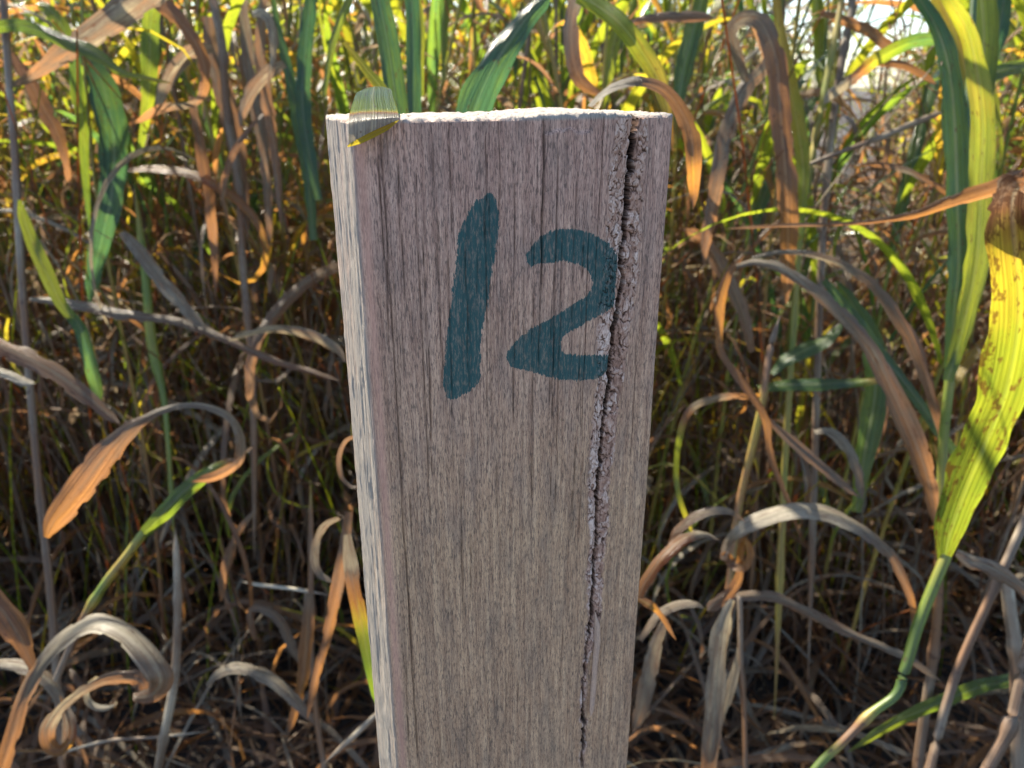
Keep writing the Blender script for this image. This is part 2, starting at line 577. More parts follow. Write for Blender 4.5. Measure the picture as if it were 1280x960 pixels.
    slope = np.where(ds < 0, sstep(-2.0, 0, ds), sstep(3.2, 0, ds)) * lim * front
    disp -= slope * .9
    cr = sstep(1.15, .9, np.abs(ds) / np.maximum(hw, .05)) * lim * front
    disp -= cr * 11.0
    check = np.maximum(check, sstep(1.3, 1.05, np.abs(ds) / np.maximum(hw, .05)) * lim * front)  # split walls coloured dark throughout, shade painted over plain wood
    # ledge broken off below the top edge
    l0, l1 = face_st(681, 150)[0], face_st(742, 150)[0]
    led = sstep(l0 - .3, l0 + .3, X) * sstep(l1 + 1, l1 - 2, X) * sstep(4.4, 3.4, T + (fbm(X * .3, T * 0, 15, 2) - .5) * 2) * front
    disp -= led * .55
    ink = np.maximum(poly_sd(X, T, ONE), poly_sd(X, T, TWO))
    ink = np.clip(.5 + ink / 2.4, 0, 1) * front * (1 - cr)
    arris = np.exp(-((X - 1.5) / 1.3) ** 2) * np.clip(-NY, 0, 1) * sstep(-2, 6, T) * (.55 + .6 * fbm(X * .8, T * .08, 17, 2))
    PX, PY, PZ = X + NX * disp, Y + NY * disp, -T
    rows = [np.stack([PX, PY, PZ], -1)]
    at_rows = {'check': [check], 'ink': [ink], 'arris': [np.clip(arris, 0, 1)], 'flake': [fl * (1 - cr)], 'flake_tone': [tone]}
    # rounded, chipped rim and the sawn top
    last = rows[0][-1].copy()
    edge_d = disp[-1]
    ins = np.concatenate([[.12, .35, .7], np.arange(1.1, 7, .4), np.linspace(7.4, d / 2 - .01, 16)])
    x0, y0 = per[:, 0], per[:, 1]
    for k, q in enumerate(ins):
        x = np.clip(x0, q, w - q)
        y = np.clip(y0, q, d - q)
        wgt = max(0, 1 - q / 2.5)
        ed = np.clip(edge_d, -1.2, 2)
        x = x + per[:, 2] * ed * wgt
        y = y + per[:, 3] * ed * wgt
        y = np.where((cr[-1] > 0) & (per[:, 3] < -.5), np.maximum(y, cr[-1] * 11.0), y)
        rim = -1.0 * math.exp(-q / .5)
        chip = -1.6 * sstep(.52, .8, fbm(arc * .22, arc * 0 + 1, 21, 3)) * math.exp(-q / 1.6)
        z = rim + chip + (fbm(x * .5, y * .35, 23, 3) - .5) * 1.3 + (fbm(x * 2.2, y * 1.2, 27, 3) - .5) * .8 * (1 if q > .3 else .4) - .4
        z = z + .9 * np.exp(-((x - 62) / 15) ** 2)
        dsx = x - cst[0, 0] - (y * .06) - (fbm(y * .5, y * 0, 29, 2) - .5) * .8
        c = sstep(1.25, .6, np.abs(dsx) / (cst[0, 2] * np.clip(1 - y / 20, .12, 1))) * sstep(20, 15, y)
        z = z - c * 1.0
        rows.append(np.stack([x, y, z], -1)[None])
        for an in at_rows:
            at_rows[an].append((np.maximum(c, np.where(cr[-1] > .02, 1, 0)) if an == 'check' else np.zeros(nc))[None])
    P = np.concatenate(rows, 0)
    n_r = P.shape[0]
    i = np.arange(n_r * nc).reshape(n_r, nc)
    j = np.roll(i, -1, 1)
    F = np.stack([i[:-1], j[:-1], j[1:], i[1:]], -1).reshape(-1, 4)
    V = P.reshape(-1, 3) * .001
    V[:, 2] += TOP                                        # origin on the ground below the front left corner
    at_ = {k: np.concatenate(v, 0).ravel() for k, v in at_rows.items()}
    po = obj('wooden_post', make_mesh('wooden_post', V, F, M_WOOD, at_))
    po.location = (FL[0], FL[1], 0)
    po.rotation_euler = (0, 0, PHI)
    tag(po, 'weathered grey wooden post with the number 12 in dark teal and a long split', 'post')
    # the loose splinter that stands in the lower end of the split
    pts = [(741, 763, .5), (744, 780, 5.5), (744, 800, 6), (741, 830, 5.2), (739, 860, 5.4), (737, 885, 4.5), (736, 893, 1)]
    sv, nseg = [], 14
    cs = np.array([(*face_st(x + 1, y), h / 4.5) for x, y, h in pts])
    tt = np.linspace(cs[0, 1], cs[-1, 1], 46)
    for t in tt:
        s = np.interp(t, cs[:, 1], cs[:, 0])
        h = np.interp(t, cs[:, 1], cs[:, 2]) * .62
        for a in range(nseg):
            an = 2 * math.pi * a / nseg
            rgh = 1 + .25 * (hsh(np.float64(a), 0.0, 3) - .5) + .12 * (float(vnoise(np.float64(t * .6), np.float64(a), 6)) - .5)
            sv.append((s + math.cos(an) * h * 1.5 * rgh, -.95 + math.sin(an) * h * .9 * rgh, -t))
    n0 = len(tt)
    ii = np.arange(n0 * nseg).reshape(n0, nseg)
    jj = np.roll(ii, -1, 1)
    SF = np.stack([ii[:-1], ii[1:], jj[1:], jj[:-1]], -1).reshape(-1, 4)
    sv = np.array(sv) * .001
    sv[:, 2] += TOP
    z = np.zeros(len(sv))
    sp = obj('splinter', make_mesh('splinter', sv, SF, M_WOOD, {'check': z, 'ink': z, 'arris': z, 'flake': z + .45, 'flake_tone': z + .8}), po)
    sp['label'] = 'loose wood splinter standing in the split'


build_post()

# ---------------------------------------------------------------- grass blades and stems
def catmull(P, n):
    P = np.asarray(P, float)
    if len(P) == 2:
        return P[0] + (P[1] - P[0]) * np.linspace(0, 1, n)[:, None]
    Q = np.vstack([2 * P[0] - P[1], P, 2 * P[-1] - P[-2]])
    m = len(P) - 1
    u = np.linspace(0, m - 1e-9, n)
    k = u.astype(int)
    t = (u - k)[:, None]
    a, b, c, d = Q[k], Q[k + 1], Q[k + 2], Q[k + 3]
    return .5 * (2 * b + (c - a) * t + (2 * a - 5 * b + 4 * c - d) * t ** 2 + (3 * b - a - 3 * c + d) * t ** 3)


def unit(v):
    return v / np.maximum(np.linalg.norm(v, axis=-1, keepdims=True), 1e-9)


def ribbon(P, Wd, side, stage, fold=.18, wave=.0, seed=0, cross=5):
    """P (n,3) centre line, Wd (n) full width, side (n,3) unit width direction"""
    n = len(P)
    tan = unit(np.gradient(P, axis=0))
    side = unit(side - tan * (side * tan).sum(-1, keepdims=True))
    nor = np.cross(side, tan)
    u = np.linspace(-1, 1, cross)
    ln = np.concatenate([[0], np.cumsum(np.linalg.norm(np.diff(P, axis=0), axis=1))])
    creased = 1 + .9 * (fbm(ln * 14, ln * 0 + 3, seed + 21, 2) - .5) * 2
    V, UV, ST = [], [], []
    for k, uu in enumerate(u):
        off = fold * creased * (abs(uu) ** 1.3) * Wd * .5 + .07 * Wd * (vnoise(ln * 9 + 11 * k, ln * 0 + k * 3.7, seed + 2) - .5)
        wv = wave * Wd * abs(uu) * (fbm(ln * 26 + 3 * uu, ln * 0 + uu, 7 + seed, 2) - .5) * 2
        ragged = 1 + .24 * (vnoise(ln * 60 + uu * 9, ln * 0 + uu * 3, seed + 3) - .5) * (abs(uu) > .9)
        ragged = ragged - .2 * sstep(.70, .78, vnoise(ln * 85 + uu * 31, ln * 0 + uu, seed + 8)) * (abs(uu) > .9) * sstep(.55, .7, stage)
        V.append(P + side * (uu * .5 * Wd * ragged)[:, None] + nor * (off + wv)[:, None])
        UV.append(np.stack([np.full(n, uu * .5 + .5), ln * 8 + seed * 1.37], -1))
        ST.append(stage + .05 * (vnoise(ln * 30, ln * 0 + uu * 2, seed) - .5))
    V = np.stack(V, 1).reshape(-1, 3)
    UV = np.stack(UV, 1).reshape(-1, 2)
    ST = np.stack(ST, 1).ravel()
    i = np.arange(n * cross).reshape(n, cross)
    F = np.stack([i[:-1, :-1], i[:-1, 1:], i[1:, 1:], i[1:, :-1]], -1).reshape(-1, 4)
    return V, F, UV, ST


def tube(P, Rr, stage, sides=6, nodes=0):
    n = len(P)
    tan = unit(np.gradient(P, axis=0))
    ref = np.where(np.abs(tan[:, 2:3]) > .9, np.array([[1., 0, 0]]), np.array([[0, 0, 1.]]))
    a = unit(np.cross(tan, ref))
    b = np.cross(tan, a)
    ln = np.concatenate([[0], np.cumsum(np.linalg.norm(np.diff(P, axis=0), axis=1))])
    V, UV, ST = [], [], []
    for k in range(sides + 1):
        an = 2 * math.pi * k / sides
        V.append(P + (a * math.cos(an) + b * math.sin(an)) * Rr[:, None])
        UV.append(np.stack([np.full(n, .1 + .3 * k / sides), ln * 8], -1))
        ST.append(stage)
    V = np.stack(V, 1).reshape(-1, 3)
    UV = np.stack(UV, 1).reshape(-1, 2)
    ST = np.stack(ST, 1).ravel()
    i = np.arange(n * (sides + 1)).reshape(n, sides + 1)
    F = np.stack([i[:-1, :-1], i[:-1, 1:], i[1:, 1:], i[1:, :-1]], -1).reshape(-1, 4)
    return V, F, UV, ST


def join(parts):
    V, F, UV, ST, o = [], [], [], [], 0
    for v, f, u, s in parts:
        V.append(v)
        F.append(f + o)
        UV.append(u)
        ST.append(s)
        o += len(v)
    return np.concatenate(V), np.concatenate(F), np.concatenate(UV), np.concatenate(ST)


def mesh_of(name, part, mat=None, extra=None):
    v, f, u, s = part
    return make_mesh(name, v, f, mat or M_LEAF, {'stage': np.clip(s, 0, 1), **(extra or {})}, u)


SEED = [0]


def seen_blade(pts, stage, roll=0, fold=.2, wave=.12, n=0, cross=7):
    """pts: (px, py, depth, width px). Gives the ribbon of a blade whose centre line passes those points."""
    SEED[0] += 1
    pts = np.array(pts, float)
    P = np.array([at(*p[:3]) for p in pts])
    wd = pts[:, 3] * pts[:, 2] / FPX
    n = n or max(30, 11 * len(pts))
    Pn = catmull(P, n)
    u = np.linspace(0, len(pts) - 1, n)
    wn_ = np.interp(u, np.arange(len(pts)), wd)
    wn_ = np.convolve(np.pad(wn_, 2, mode='edge'), [.1, .2, .4, .2, .1], 'valid')
    wn_ = wn_ * np.clip((len(pts) - 1 - u) / .45, .06, 1) ** .7      # blades end in a point
    st = np.interp(np.linspace(0, 1, n), np.linspace(0, 1, len(np.atleast_1d(stage))), np.atleast_1d(stage))
    rl = np.radians(np.interp(np.linspace(0, 1, n), np.linspace(0, 1, len(np.atleast_1d(roll))), np.atleast_1d(roll)))
    tan = unit(np.gradient(Pn, axis=0))
    vd = unit(Pn - np.array([0, 0, CAM_H]))
    s0 = unit(np.cross(tan, vd))
    s1 = np.cross(s0, tan)
    side = s0 * np.cos(rl)[:, None] + s1 * np.sin(rl)[:, None]
    return ribbon(Pn, wn_ / np.maximum(np.abs(np.cos(rl)), .35), side, st, fold, wave, SEED[0], cross)


def seen_stem(pts, stage, n=0, free=False):
    pts = np.array(pts, float)
    P = np.array([at(*p[:3]) for p in pts])
    wd = pts[:, 3] * pts[:, 2] / FPX * .5
    n = n or 6 * len(pts)
    u = np.linspace(0, len(pts) - 1, n)
    Pn = catmull(P, n)
    rr = np.interp(u, np.arange(len(pts)), wd)
    ln = np.concatenate([[0], np.cumsum(np.linalg.norm(np.diff(Pn, axis=0), axis=1))])
    rr = rr * (1 + .35 * np.exp(-(((ln % .16) - .08) / .006) ** 2))
    for end, q in ((0, u), (-1, len(pts) - 1 - u)):                 # a free end withers to a point
        if 0 < pts[end][0] < 1280 and 0 < pts[end][1] < 960 and free:
            rr = rr * np.clip(q / .5, .12, 1)
    st = np.interp(np.linspace(0, 1, n), np.linspace(0, 1, len(np.atleast_1d(stage))), np.atleast_1d(stage))
    return tube(Pn, rr, st + .06 * np.sin(ln * 40), 8)


def base_point(P):
    """origin of a lone blade: the lower of its two ends"""
    return P[0] if P[0][2] < P[-1][2] else P[-1]


def lone(name, label, cat, part, mat=None, group=None):
    v, f, u, s = part
    o0 = v[np.argmin(v[:, 2])]
    o = obj(name, mesh_of(name, (v - o0, f, u, s), mat), loc=o0)
    return tag(o, label, cat, group)


# ---------------------------------------------------------------- the blades and stalks one can pick out in the photograph
def blade(label, pts, stage, roll=0, name='dry_leaf', fold=.2, wave=.12):
    return lone(name, label, 'leaf', seen_blade(pts, stage, roll, fold, wave))


def stalk(label, pts, stage, name='grass_stalk'):
    return lone(name, label, 'stalk', seen_stem(pts, stage, free=True), M_STEM)


def spotted(u, s):
    """heavy rust lesions along one margin and towards the crook"""
    return {'spotty': np.clip(.3 + .6 * sstep(.7, .95, u[:, 0]) + .9 * sstep(.45, .6, s) * sstep(.84, .7, s) + .5 * sstep(.72, .85, s), 0, 1.4)}


def plant(label, parts, name='grass_plant', cat='grass plant'):
    """parts: (part name, ribbon or tube); the origin is the lowest point of the first part"""
    v0 = parts[0][1][0]
    o0 = v0[np.argmin(v0[:, 2])]
    e = bpy.data.objects.new(name, None)
    e.empty_display_size = .05
    COL.objects.link(e)
    e.location = o0
    tag(e, label, cat)
    for nm, (v, f, u, s), *lab in parts:
        o = obj(nm, mesh_of(nm, (v - o0, f, u, s), M_STEM if nm == 'stem' else M_LEAF, spotted(u, s) if lab and 'freckled' in lab[0] else None), e)
        if lab:
            o['label'] = lab[0]
    return e


# the fresh plant beside the post, its broad blades lit through
plant('fresh green grass plant with broad upright blades, some glowing yellow green', [
    ('stem', seen_stem([(1130, 1120, .74, 13), (1147, 958, .74, 13), (1163, 845, .73, 12), (1170, 786, .72, 12), (1174, 708, .71, 11), (1176, 658, .70, 12), (1179, 554, .69, 12),
                        (1187, 476, .68, 12), (1192, 380, .68, 11), (1200, 250, .69, 10), (1210, 120, .70, 9), (1218, -20, .71, 8)], [.8, .8, .72, .6, .35, .25, .18, .15])),
    ('leaf', seen_blade([(1186, 474, .675, 10), (1192, 400, .67, 18), (1198, 327, .665, 24), (1196, 240, .66, 30), (1193, 155, .66, 28), (1186, 86, .66, 24), (1172, 38, .665, 19),
                         (1150, 0, .67, 14), (1120, -40, .68, 8)], [.15, .08, .08, .04, .02], [0, 15, 25, 20, 10])),
    ('leaf', seen_blade([(1184, 476, .672, 12), (1194, 447, .67, 16), (1209, 387, .66, 22), (1222, 320, .65, 26), (1227, 223, .64, 28), (1229, 155, .63, 27), (1221, 86, .62, 24),
                         (1208, 34, .61, 20), (1187, 0, .60, 15), (1170, -30, .60, 12)], [.22, .30, .36, .38, .38], [0, -15, -20, -10]), 'glowing yellow green blade'),
    ('leaf', seen_blade([(1206, 300, .72, 10), (1214, 210, .72, 22), (1212, 120, .72, 26), (1200, 60, .72, 24), (1182, 14, .72, 20), (1160, -30, .72, 14)], [.3, .42, .46, .5], [10, -10])),
    ('leaf', seen_blade([(1216, 200, .74, 12), (1226, 120, .74, 26), (1230, 50, .74, 32), (1226, -10, .74, 30), (1220, -60, .74, 24)], [.12, .3, .3], [0, 25])),
    ('leaf', seen_blade([(1208, 118, .73, 8), (1240, 92, .74, 16), (1285, 84, .76, 16), (1330, 100, .78, 12)], [.15, .2], [30, 40])),
    ('leaf', seen_blade([(1232, 100, .78, 12), (1248, 40, .78, 24), (1258, -20, .78, 24)], [.02, .0], [-20])),
])
plant('grass plant with one long yellow blade freckled brown, dark brown at its crook', [
    ('stem', seen_stem([(985, 1010, .52, 11), (1022, 958, .52, 11), (1054, 927, .52, 11), (1089, 892, .52, 11), (1120, 868, .52, 12), (1132, 834, .52, 13), (1147, 783, .52, 14),
                        (1167, 732, .52, 14), (1183, 694, .52, 14)], [.15, .2, .7, .3, .25, .35, .3, .35])),
    ('leaf', seen_blade([(1180, 700, .52, 12), (1189, 662, .513, 38), (1210, 606, .50, 46), (1233, 554, .487, 52), (1258, 491, .47, 56), (1271, 424, .45, 60), (1274, 372, .435, 60),
                         (1269, 314, .42, 58), (1266, 275, .417, 54), (1267, 250, .425, 50), (1272, 235, .45, 44), (1284, 236, .49, 38), (1302, 250, .54, 30)],
                        [.20, .22, .25, .28, .32, .37, .45, .56, .70, .80, .88, .92], [-22, -25, -25, -20, 0, 0]), 'yellow blade freckled brown'),
])
# blades right of the post
blade('rust brown dry blade bent over in a hook above the reeds', [(930, 103, .80, 8), (920, 69, .79, 14), (914, 40, .78, 15), (926, 25, .77, 18), (947, 25, .76, 22), (960, 45, .755, 24),
      (971, 80, .75, 25), (975, 137, .75, 25), (981, 206, .75, 26), (985, 262, .76, 25), (985, 327, .78, 20), (983, 380, .8, 10)], [.9, .92, .93, .92, .85, .76, .75, .76, .74, .8], [60, 40, 0, 0, 10, 0, -10, 0])
blade('slate grey dry blade slanting down from the rust brown hook', [(972, 60, .84, 12), (957, 84, .83, 18), (936, 105, .82, 20), (916, 144, .82, 21), (905, 179, .82, 20), (898, 220, .82, 20),
      (890, 262, .83, 18), (880, 330, .84, 14)], [.93, .92, .9, .86, .82], [20, 0, 10, 30])
blade('rusty curled blade lit orange just behind the top corner of the post', [(737, 133, .42, 6), (760, 112, .42, 10), (790, 102, .42, 12), (812, 104, .42, 13), (835, 116, .42, 16), (853, 142, .42, 18),
      (864, 172, .42, 22), (867, 206, .42, 20), (868, 240, .43, 12), (866, 262, .43, 3)], [1, .96, .92, .82, .76, .70, .66, .68, .8], [50, 40, 20, 0, 20, 30])
blade('bright yellow green blade arching down to the back of the post', [(722, -6, .52, 18), (752, 11, .51, 22), (779, 34, .50, 24), (801, 64, .50, 24), (820, 94, .50, 21), (832, 127, .50, 15), (838, 158, .5, 9), (841, 190, .5, 3)],
      [.30, .34, .36, .42, .5, .58, .66], [0, -10, 0], 'green_leaf')
blade('broad blue green blade leaning behind the top of the post', [(560, 330, .44, 44), (580, 200, .44, 48), (591, 148, .44, 48), (600, 120, .44, 45), (618, 82, .44, 38), (641, 46, .445, 32), (662, 18, .45, 24), (690, -10, .45, 16)],
      [.04, .0, .0, .02], [0, 0, 12, 25], 'green_leaf', .28)
blade('upright dark green blade behind the post with a sunlit edge', [(502, 260, .50, 28), (498, 160, .50, 28), (493, 110, .50, 28), (484, 50, .50, 26), (474, 0, .5, 24), (466, -40, .5, 20)], [.10, .05, .04], [0, 10], 'green_leaf')
blade('narrow upright blue green blade close behind the post', [(519, 260, .53, 18), (518, 150, .53, 18), (517, 80, .53, 18), (515, 0, .53, 18), (513, -40, .53, 14)], [.02, .0], [10], 'green_leaf')
blade('thin bright green blade edge glowing behind the post', [(526, 120, .6, 8), (526, 75, .6, 9), (528, 40, .6, 6), (524, -10, .6, 5)], [.3, .36], [0], 'green_leaf')
tip_rows = [((456, 111, .224), (482, 109, .230), .12), ((446, 116, .219), (489, 112, .226), .12), ((442, 125, .212), (491, 121, .219), .12), ((438, 138, .192), (496, 136, .199), .2),
            ((436.5, 146, .1775), (498, 144, .1835), .93), ((436, 152, .1740), (498, 146, .1795), .98), ((436, 165, .1730), (498, 148.5, .1788), .98), ((435.5, 181, .1728), (498, 151, .1786), .97)]
TR = np.array([[at(*l), at(*r)] for l, r, _ in tip_rows])
rows_ = catmull(TR.reshape(len(tip_rows), 6), 50).reshape(50, 2, 3)
st_ = np.interp(np.linspace(0, 1, 50), np.linspace(0, 1, len(tip_rows)), [q for *_, q in tip_rows])
aa = np.linspace(0, 1, 17)
tv = rows_[:, None, 0] * (1 - aa)[None, :, None] + rows_[:, None, 1] * aa[None, :, None]
tv = tv + np.array([0, -.0012, .0004]) * (np.sin(aa * math.pi) ** .7)[None, :, None]
tf = np.arange(50 * 17).reshape(50, 17)
tip_blade = (tv.reshape(-1, 3), np.stack([tf[:-1, :-1], tf[:-1, 1:], tf[1:, 1:], tf[1:, :-1]], -1).reshape(-1, 4),
             np.stack([np.tile(aa, 50), np.repeat(np.linspace(0, .4, 50), 17)], -1), np.repeat(st_, 17))
tip_rim = seen_blade([(434.5, 183, .1722, 2), (450, 176, .1735, 7.5), (466, 168, .1750, 8), (482, 160, .1765, 7), (499, 150, .1780, 2)], [.46, .44, .46], [0], .1, .05, 40)
lone('green_leaf', 'pale green leaf tip folded over the top corner of the post with a yellow rim', 'leaf', join([tip_blade, tip_rim]))
blade('long rusty blade reaching across the fresh green plant to the frame', [(1300, 221, .55, 26), (1262, 229, .55, 24), (1235, 238, .55, 20), (1184, 254, .56, 16), (1149, 267, .565, 11), (1108, 275, .57, 6), (1053, 280, .58, 5), (978, 282, .59, 4.5), (905, 286, .60, 3)],
      [.86, .8, .74, .72, .85, .86], [25, 10, 0], fold=.35)
blade('long drooping tan blade arching down from beside the post', [(920, 332, .66, 5), (945, 327, .66, 9), (975, 333, .655, 13), (1010, 357, .65, 15), (1051, 391, .645, 16), (1089, 436, .64, 18), (1111, 481, .64, 22), (1134, 530, .64, 25), (1152, 575, .64, 25), (1168, 631, .65, 16), (1178, 690, .66, 8)],
      [.93, .94, .92, .88, .85, .8, .82], [35, 20, 10, 0, 15], fold=.3)
blade('slim arching tan blade running above the drooping tan one', [(940, 322, .72, 4), (975, 315, .72, 6), (1017, 318, .72, 8), (1062, 335, .72, 10), (1096, 361, .715, 13), (1126, 402, .71, 18), (1149, 447, .71, 17), (1166, 500, .71, 12), (1180, 555, .72, 8), (1186, 640, .73, 7)],
      [.95, .94, .9, .85, .78, .8], [20, 0, 20], fold=.3)
blade('twisted orange brown leaf ribbon hanging in loops beside the post', [(930, 318, .7, 4), (912, 342, .70, 10), (901, 376, .70, 14), (899, 421, .70, 10), (905, 447, .70, 8), (931, 481, .70, 12), (957, 522, .70, 11), (965, 575, .70, 8), (987, 631, .70, 5), (1003, 680, .7, 2)],
      [.75, .66, .68, .8, .68, .76, .8], [0, 20, 60, 20, 50, 0, 30])
blade('thin curved leaf grey on top turning green down its stalk', [(950, 497, .74, 8), (915, 496, .74, 9), (890, 501, .74, 9), (864, 513, .74, 9), (850, 545, .74, 8), (845, 590, .75, 6), (850, 625, .75, 6), (866, 668, .76, 6)], [.65, .95, .94, .3, .32, .45], [40, 40, 10, 0])
blade('wide pale arching blade silver lit along its top', [(903, 700, .70, 8), (908, 683, .70, 12), (921, 664, .69, 17), (956, 647, .685, 20), (999, 636, .68, 20), (1038, 642, .68, 19), (1077, 661, .68, 17), (1112, 692, .68, 14), (1135, 735, .69, 10), (1143, 775, .7, 6), (1142, 815, .7, 2)],
      [.8, .93, .98, 1, .96, .92, .86, .7, .75], [20, 30, 45, 40, 30, 10], fold=.3)
blade('dark curled leaf ribbon twisting under the silver lit arch', [(905, 690, .70, 9), (916, 704, .70, 13), (930, 706, .69, 12), (936, 692, .685, 10), (930, 678, .69, 8), (926, 700, .70, 9), (924, 722, .7, 11), (912, 742, .7, 13), (893, 756, .7, 16), (884, 764, .7, 12)], [.75, .72, .66, .7, .78, .85], [0, 50, 60, 20, 0])
blade('straight dry blade running down from the hanging silver leaf', [(905, 752, .70, 8), (932, 744, .70, 12), (975, 748, .70, 14), (1022, 771, .70, 13), (1069, 794, .70, 11), (1132, 821, .70, 9), (1178, 853, .71, 6)], [.85, .88, .86, .9, .92], [20, 10, 30], fold=.3)
blade('silver grey blade hanging straight down toward the ground', [(916, 750, .68, 8), (909, 766, .68, 14), (902, 794, .68, 24), (896, 845, .68, 25), (891, 903, .68, 23), (886, 958, .68, 20), (882, 1010, .69, 12)], [.97, 1, .96, .94, .85, .76], [25, 15, 0, 0], fold=.22)
blade('slim silver blade branching off the hanging silver one', [(900, 905, .69, 5), (908, 880, .69, 10), (916, 848, .69, 12), (922, 822, .69, 8), (925, 800, .69, 3)], [.92, .98], [20])
blade('orange tipped blade arching out from the edge of the post', [(799, 748, .48, 11), (806, 728, .48, 14), (828, 696, .48, 17), (852, 674, .485, 16), (868, 667, .49, 12), (885, 668, .50, 6), (900, 676, .5, 3)], [.68, .66, .72, 1, .88], [0, 20, 40, 40], fold=.3)
blade('thin dry blade looping over the orange tipped one', [(835, 682, .52, 5), (846, 664, .52, 10), (868, 646, .52, 12), (892, 638, .52, 10), (914, 640, .52, 7), (932, 652, .53, 3)], [.7, .8, .92, .9], [20, 40])
blade('short orange scrap of leaf beside the edge of the post', [(797, 748, .50, 5), (806, 752, .50, 10), (816, 758, .5, 11), (826, 768, .51, 7), (845, 800, .52, 5)], [.68, .66, .8], [30])
blade('grey dry blade drooping low beside the post', [(800, 800, .62, 6), (822, 770, .62, 12), (845, 757, .62, 12), (868, 755, .62, 9), (880, 760, .62, 4)], [.86, .9, .94], [30])
blade('limp grey blade hanging down low beside the post', [(832, 775, .78, 8), (820, 805, .78, 16), (812, 840, .78, 20), (803, 880, .78, 18), (792, 915, .78, 12)], [.93, .92, .88], [15])
blade('grey dry blade leaning under the fresh green plant', [(1196, 690, .60, 8), (1212, 700, .60, 16), (1241, 710, .60, 19), (1275, 732, .60, 18), (1310, 770, .6, 12)], [.92, .9, .86], [25, 20], fold=.3)
blade('green blade lying low across the dry litter', [(1285, 843, .72, 12), (1250, 853, .72, 16), (1221, 860, .72, 17), (1171, 880, .72, 16), (1116, 905, .73, 12), (1060, 940, .74, 6)], [.1, .12, .18, .3], [20, 30, 20], 'green_leaf')
stalk('tan dry stalk slanting across the litter under the freckled yellow blade', [(1292, 620, .62, 11), (1280, 653, .62, 11), (1241, 739, .62, 11), (1202, 825, .62, 11), (1182, 884, .62, 11), (1163, 958, .62, 11), (1140, 1060, .63, 11)], [.82, .78, .8])
stalk('thick tan stalk at the low corner under the freckled yellow blade', [(1300, 760, .5, 14), (1276, 849, .5, 15), (1260, 911, .5, 16), (1232, 965, .5, 16), (1190, 1050, .5, 16)], [.74, .8, .84])
stalk('upright tan stalk at the frame edge behind the freckled yellow blade', [(1255, 700, .7, 14), (1262, 760, .7, 16), (1270, 830, .7, 16), (1272, 960, .7, 16), (1272, 1060, .7, 16)], [.86, .82])
stalk('thin straight brown stalk below the hanging silver leaf', [(923, 742, .69, 5), (925, 759, .69, 7), (926, 825, .69, 7), (930, 884, .69, 7), (932, 958, .69, 7), (934, 1060, .7, 7)], [.9, .74, .8])
stalk('tan stalk running from the loops of the orange leaf to the ground', [(975, 395, .78, 8), (962, 440, .78, 9), (953, 500, .78, 9), (940, 560, .79, 10), (924, 630, .80, 10), (915, 700, .8, 10), (905, 800, .8, 10)], [.8, .6, .55, .78])
stalk('dark thin stalk crossing behind the fresh green plant', [(1187, 137, .86, 8), (1140, 155, .86, 8), (1101, 172, .86, 7), (1046, 192, .86, 6), (990, 214, .87, 4)], [.84, .9])
stalk('dark upright stalk rising into the patch of blue sky', [(1066, -20, .95, 10), (1063, 20, .95, 10), (1050, 90, .95, 10), (1038, 180, .95, 10), (1028, 300, .96, 10), (1020, 520, .98, 10), (1010, 850, 1.0, 10)], [.82, .86, .8])
stalk('slanting olive stalk in front of the patch of blue sky', [(1056, -20, .9, 8), (1046, 34, .9, 8), (1026, 137, .9, 9), (1006, 240, .9, 9), (996, 350, .92, 9), (980, 600, .95, 9), (968, 900, .98, 9)], [.5, .45, .4, .6])
blade('pale green blade arching behind the fresh green plant', [(1205, 50, .8, 12), (1177, 48, .8, 14), (1142, 53, .8, 16), (1115, 64, .8, 16), (1090, 80, .8, 15), (1065, 100, .8, 13), (1040, 118, .8, 12), (1030, 130, .8, 5)], [.1, .05, .3, 1, .98], [30, 30, 10], 'green_leaf')
blade('dark rusty blade slanting under the patch of blue sky', [(1025, 16, .92, 6), (1050, 24, .92, 12), (1080, 36, .92, 16), (1108, 56, .92, 14), (1122, 70, .92, 6)], [.82, .76, .8], [0, 20])
blade('dark bent blade arching behind the pale green one', [(1075, 84, .84, 6), (1105, 78, .84, 10), (1132, 82, .84, 10), (1155, 94, .84, 8), (1170, 105, .84, 4)], [.76, .8], [20])
blade('yellow dry blade curving toward the fresh green plant', [(1068, 208, .76, 4), (1090, 205, .76, 6), (1120, 209, .76, 7), (1149, 220, .76, 8), (1182, 240, .76, 6), (1200, 262, .76, 4)], [.6, .95, .6], [20])
blade('dark green blade standing behind the rust brown hook', [(845, 150, .8, 10), (853, 95, .8, 20), (862, 55, .8, 22), (874, 10, .8, 20), (885, -30, .8, 14)], [.1, .1, .3], [15], 'green_leaf')
blade('green and yellow upright blade beside the rust brown hook', [(1000, 300, .86, 6), (1004, 210, .86, 16), (992, 130, .86, 18), (978, 60, .86, 14), (970, 0, .86, 10), (964, -40, .86, 8)], [.3, .42, .5, .6], [20], 'green_leaf')
blade('dark grey leaf crossing level behind the hook toward the post', [(790, 28, .74, 6), (812, 22, .74, 12), (840, 20, .74, 14), (870, 20, .74, 13), (892, 22, .74, 8)], [.78, .84, .8], [30])
blade('brown drooping blade hanging behind the top of the post', [(722, -10, .62, 20), (714, 30, .62, 20), (716, 70, .62, 18), (724, 98, .62, 16), (740, 112, .62, 10), (752, 118, .62, 4)], [.92, .88, .76, .78], [20, 0, 30])
blade('broad brown blade leaning against its own shadow beside the post', [(940, 440, .9, 8), (925, 380, .9, 18), (900, 330, .9, 22), (878, 300, .9, 18), (850, 285, .9, 8)], [.82, .86, .78], [20])
